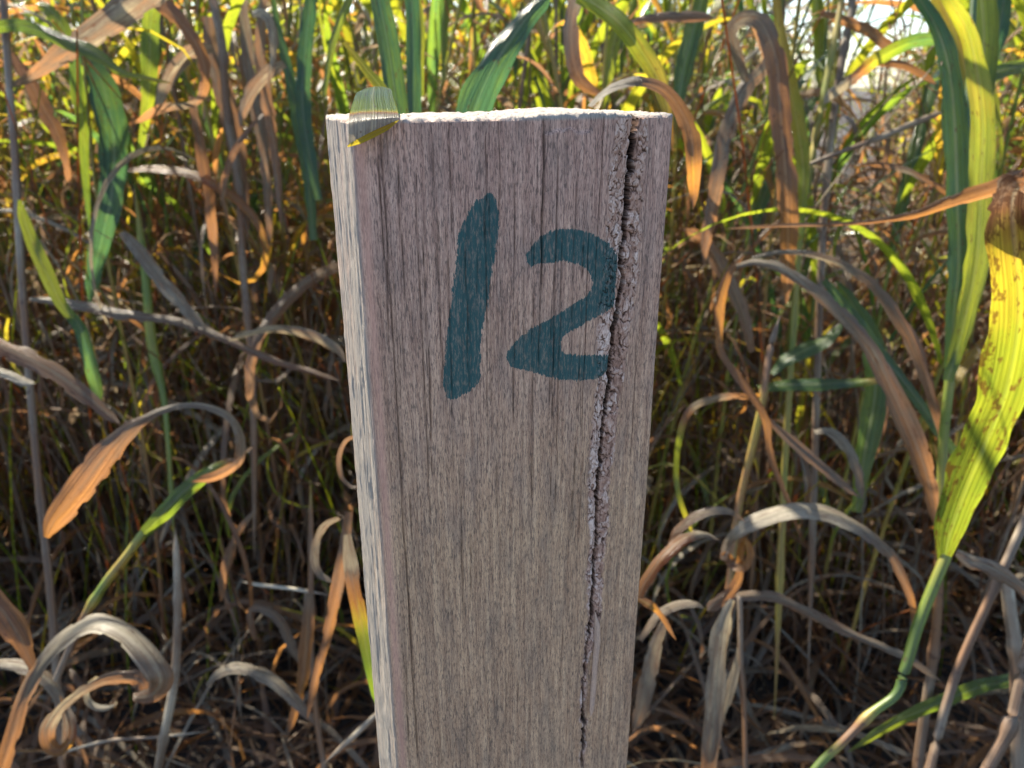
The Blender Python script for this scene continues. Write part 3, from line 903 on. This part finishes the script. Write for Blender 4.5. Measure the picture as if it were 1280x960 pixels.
blade('long dusky blade slanting low beside the drooping tan one', [(962, 525, .72, 6), (990, 552, .72, 12), (1020, 578, .72, 13), (1050, 602, .72, 10), (1075, 622, .72, 5)], [.86, .88], [25])
blade('small grey hooked blade above the pale arch', [(1018, 540, .78, 6), (1034, 538, .78, 10), (1052, 550, .78, 13), (1066, 572, .78, 14), (1074, 600, .78, 12), (1078, 625, .78, 6)], [.95, .94, .9], [40, 10])
blade('dark green blade slanting up behind the tan arches', [(965, 468, .85, 6), (982, 450, .85, 16), (1010, 436, .85, 18), (1035, 424, .85, 14), (1056, 400, .85, 6)], [.1, .14], [30], 'green_leaf')
blade('level green blade crossing behind the tan arches', [(948, 485, .82, 8), (985, 481, .82, 14), (1030, 480, .82, 14), (1075, 477, .82, 11), (1118, 471, .82, 5)], [.2, .08, .06, .9], [40], 'green_leaf')
blade('wide green blade standing upright behind the drooping tan blade', [(1070, 640, .9, 10), (1082, 560, .9, 26), (1094, 490, .9, 28), (1090, 430, .9, 24), (1072, 390, .9, 18), (1045, 350, .9, 10)], [.25, .14, .1], [10], 'green_leaf')
blade('long green blade slanting behind the drooping tan blade', [(1030, 350, .88, 8), (1062, 390, .88, 14), (1100, 440, .88, 16), (1140, 490, .88, 14), (1190, 560, .88, 12), (1230, 600, .88, 8)], [.05, .08, .14], [20], 'green_leaf')

# blades left of the post
plant('tall brown grass stalk with a slate grey blade folded across it', [
    ('stem', seen_stem([(92, 1100, .80, 10), (79, 960, .80, 10), (73, 870, .80, 10), (62, 730, .80, 10), (52, 640, .80, 9.5), (39, 500, .80, 9.5), (26, 330, .80, 9.5), (19, 200, .80, 9), (11, 100, .80, 9), (4, -10, .8, 9)], [.76, .8, .78, .82, .86, .85])),
    ('leaf', seen_blade([(205, -22, .80, 32), (180, -4, .80, 33), (150, 18, .80, 34), (124, 36, .80, 30), (100, 52, .80, 27), (76, 68, .80, 22), (54, 86, .80, 16), (34, 100, .80, 11), (16, 109, .80, 7)], [.93, .93, .92, .88, .86, .95], [0, 10, 0, 25, 50], .3), 'slate grey folded blade'),
])
blade('green blade drooping in front of the slate grey folded blade', [(-12, 36, .78, 12), (20, 31, .78, 15), (45, 36, .78, 15), (75, 48, .78, 16), (105, 60, .78, 18), (130, 74, .78, 13), (152, 90, .78, 9), (180, 97, .78, 6), (215, 104, .78, 3)], [.18, .14, .15, .3, .5], [20, 30, 10], 'green_leaf')
blade('green blade bent down from the top beside the slate grey blade', [(48, 6, .82, 8), (62, 12, .82, 14), (76, 30, .82, 18), (84, 52, .82, 18), (90, 80, .82, 10)], [.3, .2, .15], [30, 10], 'green_leaf')
blade('wide blue green blade hanging beside the slate grey blade', [(98, 60, .95, 14), (118, 84, .95, 26), (132, 118, .95, 33), (142, 170, .95, 34), (141, 230, .95, 30), (131, 285, .95, 25), (120, 330, .95, 20), (112, 380, .95, 12)], [.0, .04, .0, .02], [20, 0, 10], 'green_leaf')
blade('narrow dark green blade with a yellow lit edge', [(92, 70, .9, 12), (98, 110, .9, 17), (104, 160, .9, 14), (108, 230, .9, 8), (112, 290, .9, 4)], [.06, .25, .1], [30], 'green_leaf')
blade('bright green sunlit blade low beside the brown stalk', [(24, 250, .76, 4), (29, 270, .76, 11), (42, 306, .76, 17), (60, 345, .76, 17), (78, 382, .76, 14), (92, 398, .76, 12)], [.3, .32, .27], [0], 'green_leaf')
blade('dark green blade bending down from the sunlit one', [(84, 388, .765, 13), (100, 408, .765, 16), (110, 440, .765, 16), (119, 475, .77, 15), (126, 505, .77, 8)], [.1, .04, .1], [20], 'green_leaf')
blade('rusty blade curling round into a hook at the top', [(186, -10, .85, 18), (206, 8, .85, 20), (226, 28, .85, 18), (246, 56, .85, 15), (256, 84, .85, 14), (256, 108, .85, 12), (248, 126, .85, 8), (232, 132, .85, 7), (206, 136, .85, 13), (184, 146, .85, 9), (166, 156, .85, 3)],
      [.85, .78, .68, .72, .84, .95, .8, .78], [0, 10, 0, 40, 60, 20])
stalk('dusky brown stalk standing behind the curled rusty hook', [(264, -10, .96, 11), (278, 60, .97, 11), (284, 140, .98, 11), (299, 240, .98, 10), (304, 340, .99, 10), (316, 480, 1.0, 9), (318, 700, 1.03, 9)], [.82, .8, .78])
blade('broad dusky brown blade hanging close to the curled hook', [(262, 20, .98, 16), (270, 70, .98, 24), (284, 130, .98, 24), (298, 190, .98, 20), (306, 250, .98, 12), (310, 300, .98, 4)], [.88, .84, .82], [15])
blade('slate blade crossing down from the hook', [(265, 60, .9, 12), (242, 66, .9, 20), (222, 82, .9, 18), (206, 108, .9, 14), (196, 140, .9, 8)], [.92, .93], [20])
blade('tall blue green blade rising left of the post', [(398, 250, .9, 10), (386, 190, .9, 16), (378, 130, .9, 19), (381, 70, .9, 18), (388, 0, .9, 17), (392, -40, .9, 14)], [.06, .0, .0], [15], 'green_leaf')
blade('blue green blade leaning beside the tall one left of the post', [(392, 300, .94, 9), (384, 220, .94, 15), (372, 150, .94, 16), (358, 80, .94, 13), (346, 30, .94, 9), (338, -20, .94, 6)], [.1, .02, .05], [15], 'green_leaf')
blade('slim green blade slanting to the top left of the post', [(405, 120, .7, 6), (414, 62, .7, 9), (426, 24, .7, 11), (442, -10, .7, 10)], [.3, .24, .3], [20], 'green_leaf')
blade('yellow green blade leaning down to the corner of the post', [(430, 52, .4, 5), (446, 72, .4, 9), (462, 92, .4, 12), (478, 112, .4, 13), (492, 140, .4, 12), (500, 180, .4, 8)], [.45, .35, .3], [25], 'green_leaf')
blade('grey twisted blade hanging among the green ones', [(356, 80, .88, 10), (340, 88, .88, 16), (322, 106, .88, 18), (308, 130, .88, 14), (300, 160, .88, 6)], [.93, .9], [20])
blade('violet grey dry blade slanting down left of the post', [(152, 290, .86, 8), (168, 306, .86, 16), (190, 335, .86, 19), (214, 365, .86, 18), (236, 390, .86, 16), (258, 412, .86, 10)], [.93, .92, .92], [15])
blade('long level grey blade reaching to the left side of the post', [(36, 374, .86, 6), (68, 376, .86, 11), (105, 383, .86, 14), (150, 392, .86, 14), (220, 401, .86, 11), (275, 420, .86, 10), (335, 447, .86, 9), (385, 463, .86, 8), (424, 476, .86, 6)], [.92, .9, .88, .86, .8, .8], [25, 20, 25], fold=.3)
blade('silver topped arch above the left edge of the post', [(432, 452, .8, 4), (420, 437, .8, 10), (396, 424, .8, 14), (368, 415, .8, 13), (338, 412, .8, 10), (310, 418, .8, 7), (285, 426, .8, 4)], [.9, .94, .98], [30, 40])
blade('dark brown blade slanting down at the frame edge', [(-14, 424, .72, 22), (20, 440, .72, 24), (56, 458, .72, 24), (96, 485, .72, 22), (124, 508, .72, 16), (150, 530, .72, 8)], [.72, .8, .84, .84], [20])
blade('short silver white blade at the frame edge by the brown stalk', [(-12, 460, .7, 10), (12, 468, .7, 12), (30, 476, .7, 11), (44, 480, .7, 5)], [1, .97], [30])
blade('big brown dry blade rolled into a loop near the brown stalk', [(58, 672, .64, 8), (66, 655, .64, 24), (82, 634, .64, 35), (106, 603, .64, 37), (130, 570, .64, 32), (152, 545, .64, 22), (184, 521, .64, 11), (220, 507, .645, 8), (258, 507, .65, 8), (290, 521, .655, 10), (304, 548, .66, 12), (300, 576, .66, 13), (274, 594, .65, 14), (240, 602, .65, 8)],
      [.68, .76, .8, .84, .92, .96, .9, .84, .78], [0, 0, 0, 10, 30, 50, 60, 40, 10], fold=.3)
plant('pale green bent stalk rising from the litter with one blade', [
    ('stem', seen_stem([(70, 850, .70, 9), (100, 782, .70, 10), (118, 750, .70, 11), (137, 722, .70, 12), (158, 696, .70, 12), (180, 666, .70, 12), (205, 640, .70, 12)], [.9, .6, .35, .62, .4, .2])),
    ('leaf', seen_blade([(180, 668, .695, 14), (205, 640, .69, 20), (228, 616, .69, 20), (255, 594, .69, 17), (278, 580, .69, 10), (292, 573, .69, 3)], [.2, .14, .2, .9], [0, 20], .25)),
])
blade('wide brown blade curling back on itself in the low corner', [(-6, 985, .58, 12), (5, 955, .58, 18), (16, 918, .58, 18), (27, 880, .58, 16), (48, 835, .58, 16), (80, 797, .575, 19), (118, 778, .57, 24), (155, 789, .565, 28), (184, 818, .56, 31), (201, 848, .56, 32), (192, 867, .565, 24), (172, 872, .57, 12), (166, 866, .575, 3)],
      [.66, .76, .84, .95, 1, .97, .9, .82, .8], [0, 0, 20, 45, 50, 30, 10, 0, 40], fold=.25)
blade('brown ribbon of leaf coiling under the curled brown blade', [(182, 868, .60, 14), (176, 852, .60, 20), (156, 848, .60, 18), (128, 852, .60, 12), (100, 866, .60, 12), (76, 886, .60, 14), (62, 908, .60, 18), (62, 928, .60, 17), (74, 938, .60, 12), (88, 926, .60, 12), (90, 906, .605, 10), (82, 884, .61, 8), (74, 868, .61, 3)],
      [.8, .82, .86, .95, .94, .66, .62, .9, .92], [0, 30, 30, 20, 30, 0, 40, 0])
blade('pale curled sliver of leaf forming a small ring', [(122, 846, .62, 4), (112, 856, .62, 7), (108, 868, .62, 7), (114, 880, .62, 8), (128, 885, .62, 8), (142, 882, .62, 5), (146, 876, .62, 3)], [1, .97], [30, 0])
stalk('thin grey stalk upright in the dark litter', [(219, 660, .86, 7), (221, 710, .86, 9), (222, 777, .86, 10), (218, 850, .86, 12), (204, 925, .86, 11), (194, 985, .87, 10)], [.88, .9, .92])
blade('brown hanging blade lit orange in the dark litter', [(386, 742, .84, 10), (385, 770, .84, 15), (383, 805, .84, 17), (379, 845, .84, 16), (370, 885, .84, 12), (360, 920, .84, 7)], [.92, .72, .66, .8], [0, 15])
stalk('thin brown stalk near the left foot of the post', [(388, 600, .88, 6), (389, 690, .88, 7), (389, 815, .88, 8), (396, 900, .88, 8), (408, 975, .88, 8)], [.5, .8, .72, .82])
blade('green blade pressed along the left side of the post', [(434, 668, .45, 9), (437, 700, .45, 17), (443, 735, .45, 20), (453, 785, .45, 18), (464, 840, .45, 14), (474, 890, .46, 8)], [.95, .98, .6, .14, .12], [20, 0], 'green_leaf')
blade('silver arch of dry leaf low in the dark litter', [(258, 858, .82, 7), (272, 842, .82, 13), (292, 834, .82, 15), (323, 840, .82, 16), (352, 858, .82, 15), (376, 882, .82, 13), (394, 906, .82, 8)], [.9, .95, .95, .88], [40, 40, 10])
blade('pale grey curl hooked beside the left edge of the post', [(424, 648, .6, 5), (408, 656, .6, 8), (396, 675, .6, 10), (393, 700, .6, 11), (400, 718, .6, 10), (416, 728, .6, 5)], [.93, .95, .9], [35, 10, 40])
blade('thin grey ring of leaf curling at the left edge of the post', [(446, 545, .5, 4), (432, 552, .5, 5), (424, 572, .5, 6), (427, 595, .5, 6), (440, 608, .5, 5), (452, 604, .5, 3)], [.86, .9], [30])
blade('dusky brown blade bending behind the left side of the post', [(436, 640, .7, 10), (430, 690, .7, 14), (420, 745, .7, 15), (410, 790, .7, 13), (396, 845, .7, 10), (384, 900, .7, 6)], [.84, .82, .78, .8], [20])
blade('rust brown blade leaning in at the frame edge low down', [(-14, 742, .66, 26), (6, 768, .66, 30), (24, 795, .66, 28), (38, 825, .66, 16), (48, 850, .66, 5)], [.76, .74, .8], [10])
blade('grey blade curving behind the wide curled brown blade', [(-10, 828, .7, 14), (24, 832, .7, 16), (50, 842, .7, 16), (70, 862, .7, 14), (84, 900, .7, 12), (80, 950, .7, 10)], [.95, .93, .9], [30, 10])
stalk('pale stalk lying across the dark litter', [(40, 952, .9, 3), (130, 927, .9, 4), (190, 922, .9, 4), (262, 914, .91, 3)], [.9])
stalk('brown stalk lying low against the left foot of the post', [(404, 955, .72, 5), (440, 922, .72, 7), (475, 890, .72, 7), (520, 860, .73, 6)], [.88, .86])
blade('tan blade bent over in the middle of the dark litter', [(318, 800, .9, 6), (312, 770, .9, 9), (320, 760, .9, 10), (345, 770, .9, 12), (362, 800, .9, 12), (374, 830, .9, 6)], [.72, .88, .9], [20])
blade('curved brown blade drooping above the dark litter', [(318, 640, .95, 5), (300, 662, .95, 9), (288, 690, .95, 12), (280, 725, .95, 12), (276, 752, .95, 5)], [.92, .82, .76], [15])
stalk('pale stalk with a bright sunlit length in the dark litter', [(300, 727, .95, 3), (330, 732, .95, 5.5), (365, 736, .95, 5), (420, 745, .95, 3)], [.95, 1, .9])
stalk('dark olive stalk upright behind the long level grey blade', [(168, 230, 1.0, 6), (180, 330, 1.0, 10), (190, 430, 1.0, 14), (205, 500, 1.0, 8), (212, 580, 1.0, 6), (218, 680, 1.0, 5)], [.4, .35, .3, .45])
blade('dusky hanging blade left of the post between green ones', [(330, -20, .92, 10), (326, 60, .92, 14), (335, 130, .92, 15), (345, 200, .93, 12), (352, 290, .94, 5)], [.9, .84, .8], [10, 30, 0])
blade('long dusky grey blade hanging behind the curled rusty hook', [(304, -20, .98, 12), (311, 80, .98, 16), (329, 180, .98, 16), (336, 270, .99, 9), (338, 310, .99, 3)], [.92, .9, .84], [20, 0, 20])
blade('rust brown blade slanting down past the tall brown stalk', [(14, 66, .86, 10), (34, 96, .86, 18), (52, 130, .86, 20), (70, 162, .86, 18), (82, 200, .86, 10), (88, 240, .87, 4)], [.78, .74, .8], [0, 20])
blade('broad green blade half in the sun beside the slate grey one', [(200, -30, .93, 18), (189, 20, .93, 20), (187, 70, .93, 21), (186, 110, .93, 17), (180, 160, .94, 10), (172, 210, .95, 4)], [.28, .18, .3, .2], [0, 20], 'green_leaf')
blade('brown blade hanging straight beside the dusky brown stalk', [(240, 120, .97, 8), (250, 180, .97, 14), (262, 250, .97, 14), (268, 320, .98, 9), (270, 380, .98, 3)], [.84, .78, .8], [15])
blade('pale grey hook of leaf high left of the post', [(316, 18, .86, 6), (326, 15, .86, 10), (338, 24, .86, 12), (343, 50, .86, 12), (340, 85, .86, 8), (334, 110, .86, 3)], [1, .95, .9], [40, 10])


# ---------------------------------------------------------------- the stand of grass behind
RNG = np.random.default_rng(11)


def rand_leaf(rng, base, az, length, width, up, droop, stage, n=16, cross=5, twist=0., curl=0.):
    """a blade leaving the stem at base in direction az, rising by up radians and drooping"""
    t = np.linspace(0, 1, n)
    ang = up - droop * t ** 1.4 - curl * np.maximum(0, t - .6) ** 1.5 * 9
    ds = length / (n - 1)
    side_w = rng.normal(0, .35) * t ** 2
    h = np.cos(ang)
    x = np.cumsum(h * np.cos(az + side_w)) * ds
    y = np.cumsum(h * np.sin(az + side_w)) * ds
    z = np.cumsum(np.sin(ang)) * ds
    P = np.stack([x - x[0], y - y[0], z - z[0]], -1) + base
    wd = width * np.minimum(1, .35 + 3.2 * t) * (1 - t ** 2.6) ** .8 + .0006
    tw = twist * t ** 1.3 + rng.normal(0, .3)
    flat = np.stack([-np.sin(az + side_w), np.cos(az + side_w), np.zeros(n)], -1)
    tan = unit(np.gradient(P, axis=0))
    flat = unit(flat - tan * (flat * tan).sum(-1, keepdims=True))
    nor = np.cross(flat, tan)
    side = flat * np.cos(tw)[:, None] + nor * np.sin(tw)[:, None]
    st = stage[0] + (stage[1] - stage[0]) * t ** 1.5
    return ribbon(P, wd, side, st, rng.uniform(.1, .4), rng.uniform(.05, .25), int(rng.integers(1, 900)), cross)


def rand_plant(rng, kind, n=16, cross=5, sides=6, few=1.0):
    """kind: 0 dried brown, 1 half dried, 2 green. Returns the stem and a list of blades"""
    H = rng.uniform(1.0, 1.6) * (1.0, 1.0, 1.06)[kind]
    m = 14
    t = np.linspace(0, 1, m)
    lean = rng.normal(0, .10, 2)
    P = np.stack([lean[0] * H * t ** 1.6 + .012 * np.sin(t * 9 + rng.uniform(0, 6)), lean[1] * H * t ** 1.6, H * t - .03], -1)
    rr = rng.uniform(.0034, .0052) * (1 - .55 * t)
    s_lo, s_hi = ((.84, .8), (.76, .35), (.62, .14))[kind]
    stem = tube(P, rr, s_lo + (s_hi - s_lo) * t + .05 * np.sin(t * 40), sides)
    leaves = []
    nl = int(rng.integers(11, 16) * few)
    az = rng.uniform(0, 6.28)
    for k in range(nl):
        f = (k + .6) / nl * .92 + rng.normal(0, .02)
        f = min(max(f, .04), .97)
        base = np.array([np.interp(f, t, P[:, i]) for i in range(3)])
        az += math.pi + rng.normal(0, .6)
        g = (f * 1.25 + rng.normal(0, .18)) + (-1.05, -.48, .02)[kind]
        if g < .32:
            s0 = rng.choice([.68, .76, .8, .84, .9, .93, .98])
            st = (s0, min(1, s0 + rng.uniform(-.08, .12)))
            up, dr, tw, cu = rng.uniform(.2, 1.2), rng.uniform(1.6, 3.4), rng.normal(0, 1.6), rng.uniform(0, 1.2)
            wd = rng.uniform(.006, .016)
        elif g < .62:
            s0 = rng.choice([.3, .38, .45, .52, .6])
            st = (s0, min(1, s0 + rng.uniform(0, .3)))
            up, dr, tw, cu = rng.uniform(.8, 1.3), rng.uniform(1.0, 2.4), rng.normal(0, .7), rng.uniform(0, .3)
            wd = rng.uniform(.009, .018)
        else:
            s0 = rng.choice([.0, .08, .16, .24, .3, .36])
            st = (s0, min(1, s0 + rng.uniform(0, .15)))
            up, dr, tw, cu = rng.uniform(1.0, 1.42), rng.uniform(.5, 1.9), rng.normal(0, .5), 0
            wd = rng.uniform(.011, .021)
        leaves.append(rand_leaf(rng, base, az, rng.uniform(.26, .56), wd, up, dr, st, n, cross, tw, cu))
    return stem, leaves


KIND_LABEL = ('dried brown grass plant with withered blades', 'half dried grass plant with some green blades', 'tall green grass plant')
protos = []
for k in range(15):
    kind = (0, 1, 2)[k % 3] if k % 5 else 1
    stem, leaves = rand_plant(RNG, kind)
    protos.append((kind, mesh_of('stem', stem, M_STEM), [mesh_of('leaf', l) for l in leaves]))


def in_view(x, y, pad=0.0):
    return abs(x) < .665 * (y + .15) + pad


# sky gap: the stand is thin beyond the fresh green plant
def thin(x, y):
    return math.exp(-((math.degrees(math.atan2(x, y)) - 22) / 5.5) ** 2) * (1 if y > 1.3 else 0)


spots = []
tries = 0
while len(spots) < 2250 and tries < 60000:
    tries += 1
    y = RNG.uniform(.9, 7.0)
    x = RNG.uniform(-1.0, 1.0) * (.72 * y + .5) - .25 * RNG.random()
    dens = (.08 if y < 1.1 else .24 if y < 1.35 else .55 if y < 1.7 else .8)
    dens *= .55 + .9 * float(vnoise(np.float64(x * 2.5), np.float64(y * 2.5), 77))
    dens *= 1 - .99 * thin(x, y)
    if RNG.random() > dens:
        continue
    spots.append((y, x))
spots.sort()
near = [s for s in spots if in_view(s[1], s[0])][:290]
near_set = set(near)
far = [s for s in spots if s not in near_set]
for i, (y, x) in enumerate(near):
    kind, stem_me, leaf_mes = protos[int(RNG.integers(0, len(protos)))]
    e = bpy.data.objects.new('grass_plant', None)
    e.empty_display_size = .05
    COL.objects.link(e)
    e.location = (x, y, 0)
    e.rotation_euler = (0, 0, RNG.uniform(0, 6.283))
    s = RNG.uniform(.85, 1.12)
    e.scale = (s, s, s)
    side = 'left of the post' if x < -.05 * y - .1 else 'right of the post' if x > .12 * y + .1 else 'behind the post'
    row = 'in the front row' if i < 60 else 'a few rows back' if i < 170 else 'deep in the stand'
    tag(e, '%s %s, %s' % (KIND_LABEL[kind], side, row), 'grass plant', 'grass plants of the dense stand')
    obj('stem', stem_me, e)
    for lm in leaf_mes:
        obj('leaf', lm, e)

for _ in range(520):                                       # flanks of the stand beyond the frame
    y = RNG.uniform(1.0, 5.5)
    far.append((y, (.72 * y + .5) + RNG.uniform(0, 1.1)))
for _ in range(160):
    y = RNG.uniform(.9, 2.6)
    far.append((y, -(.72 * y + .75) - RNG.uniform(0, .8)))

# the rest of the stand, too deep in it to be told apart
lowp = []
for k in range(14):
    stem, leaves = rand_plant(RNG, (0, 1, 2, 1, 0)[k % 5], 9, 3, 4)
    lowp.append(join([stem] + leaves))
parts = []
for y, x in far:
    v, f, u, s = lowp[int(RNG.integers(0, len(lowp)))]
    a = RNG.uniform(0, 6.283)
    c, sn, k = math.cos(a), math.sin(a), RNG.uniform(.85, 1.12)
    if thin(x, y) > .3:
        k *= .8
    w = np.stack([(v[:, 0] * c - v[:, 1] * sn) * k + x, (v[:, 0] * sn + v[:, 1] * c) * k + y, v[:, 2] * k], -1)
    parts.append((w, f, u + RNG.uniform(0, 50, 2) * np.array([0, 1]), s + RNG.normal(0, .03)))
print('plants', len(near), len(far), 'faces', sum(len(p[1]) for p in parts))
tag(obj('grass', mesh_of('grass', join(parts))), 'deep stand of tall half dried grass behind', kind='stuff')

# ---------------------------------------------------------------- withered blades tangled low over the ground
def litter_leaf(rng, x, y, n=14, cross=3, high=0.0):
    L_ = rng.uniform(.12, .45)
    az = rng.uniform(0, 6.283)
    z0 = abs(rng.normal(0, .05)) + .012 + high * rng.random()
    up = rng.uniform(-.15, 1.0)
    dr = rng.uniform(.3, 2.6)
    s0 = rng.choice([.70, .74, .76, .78, .8, .82, .84, .86, .9, .95])
    l = rand_leaf(rng, np.array([0, 0, 0.]), az, L_, rng.uniform(.003, .012), up, dr, (s0, min(1, s0 + rng.uniform(-.1, .1))), n, cross, rng.normal(0, 2.2), rng.uniform(0, 1.5))
    v = l[0]
    v[:, 2] = np.maximum(v[:, 2] + z0, .006 + .01 * rng.random())
    v[:, 0] += x
    v[:, 1] += y
    return l


parts = []
for _ in range(3600):
    y = .55 + RNG.gamma(1.8, .55)
    x = RNG.uniform(-1, 1) * (.72 * y + .4)
    parts.append(litter_leaf(RNG, x, y))
for _ in range(2600):
    y = RNG.uniform(1.25, 3.6)
    x = RNG.uniform(-1, 1) * (.72 * y + .4)
    parts.append(litter_leaf(RNG, x, y, 12, 3, .55))
tag(obj('litter', mesh_of('litter', join(parts))), 'tangle of withered grass blades over the dark soil', kind='stuff')

# ---------------------------------------------------------------- hair-thin dead stems and shreds between the plants
parts = []
for k in range(10500):
    y = .85 + RNG.gamma(2.0, .55)
    x = RNG.uniform(-1, 1) * (.72 * y + .3)
    if RNG.random() < thin(x, y) or (y < 1.15 and RNG.random() < .6):
        continue
    s0 = RNG.choice([.7, .76, .8, .84, .86, .9, .94, .45, .33])
    if k % 5 < 2:
        H = RNG.uniform(.35, 1.25)
        t = np.linspace(0, 1, 7)
        b = RNG.normal(0, .22, 2)
        P = np.stack([x + b[0] * H * t ** 1.5, y + b[1] * H * t ** 1.5, H * t * (1 - .12 * t)], -1)
        parts.append(tube(P, RNG.uniform(.0009, .0022) * (1 - .6 * t), np.full(7, s0), 4))
    else:
        z = RNG.uniform(.05, 1.15) * (1 if k % 2 else .6)
        parts.append(rand_leaf(RNG, np.array([x, y, z]), RNG.uniform(0, 6.28), RNG.uniform(.08, .3), RNG.uniform(.003, .009), RNG.uniform(-.9, 1.3), RNG.uniform(.2, 3.0),
                               (s0, min(1, s0 + RNG.uniform(-.1, .12))), 9, 3, RNG.normal(0, 1.8), RNG.uniform(0, 1.0)))
tag(obj('dead_grass', mesh_of('dead_grass', join(parts))), 'fine dead stems and shreds of leaf between the grass plants', kind='stuff')
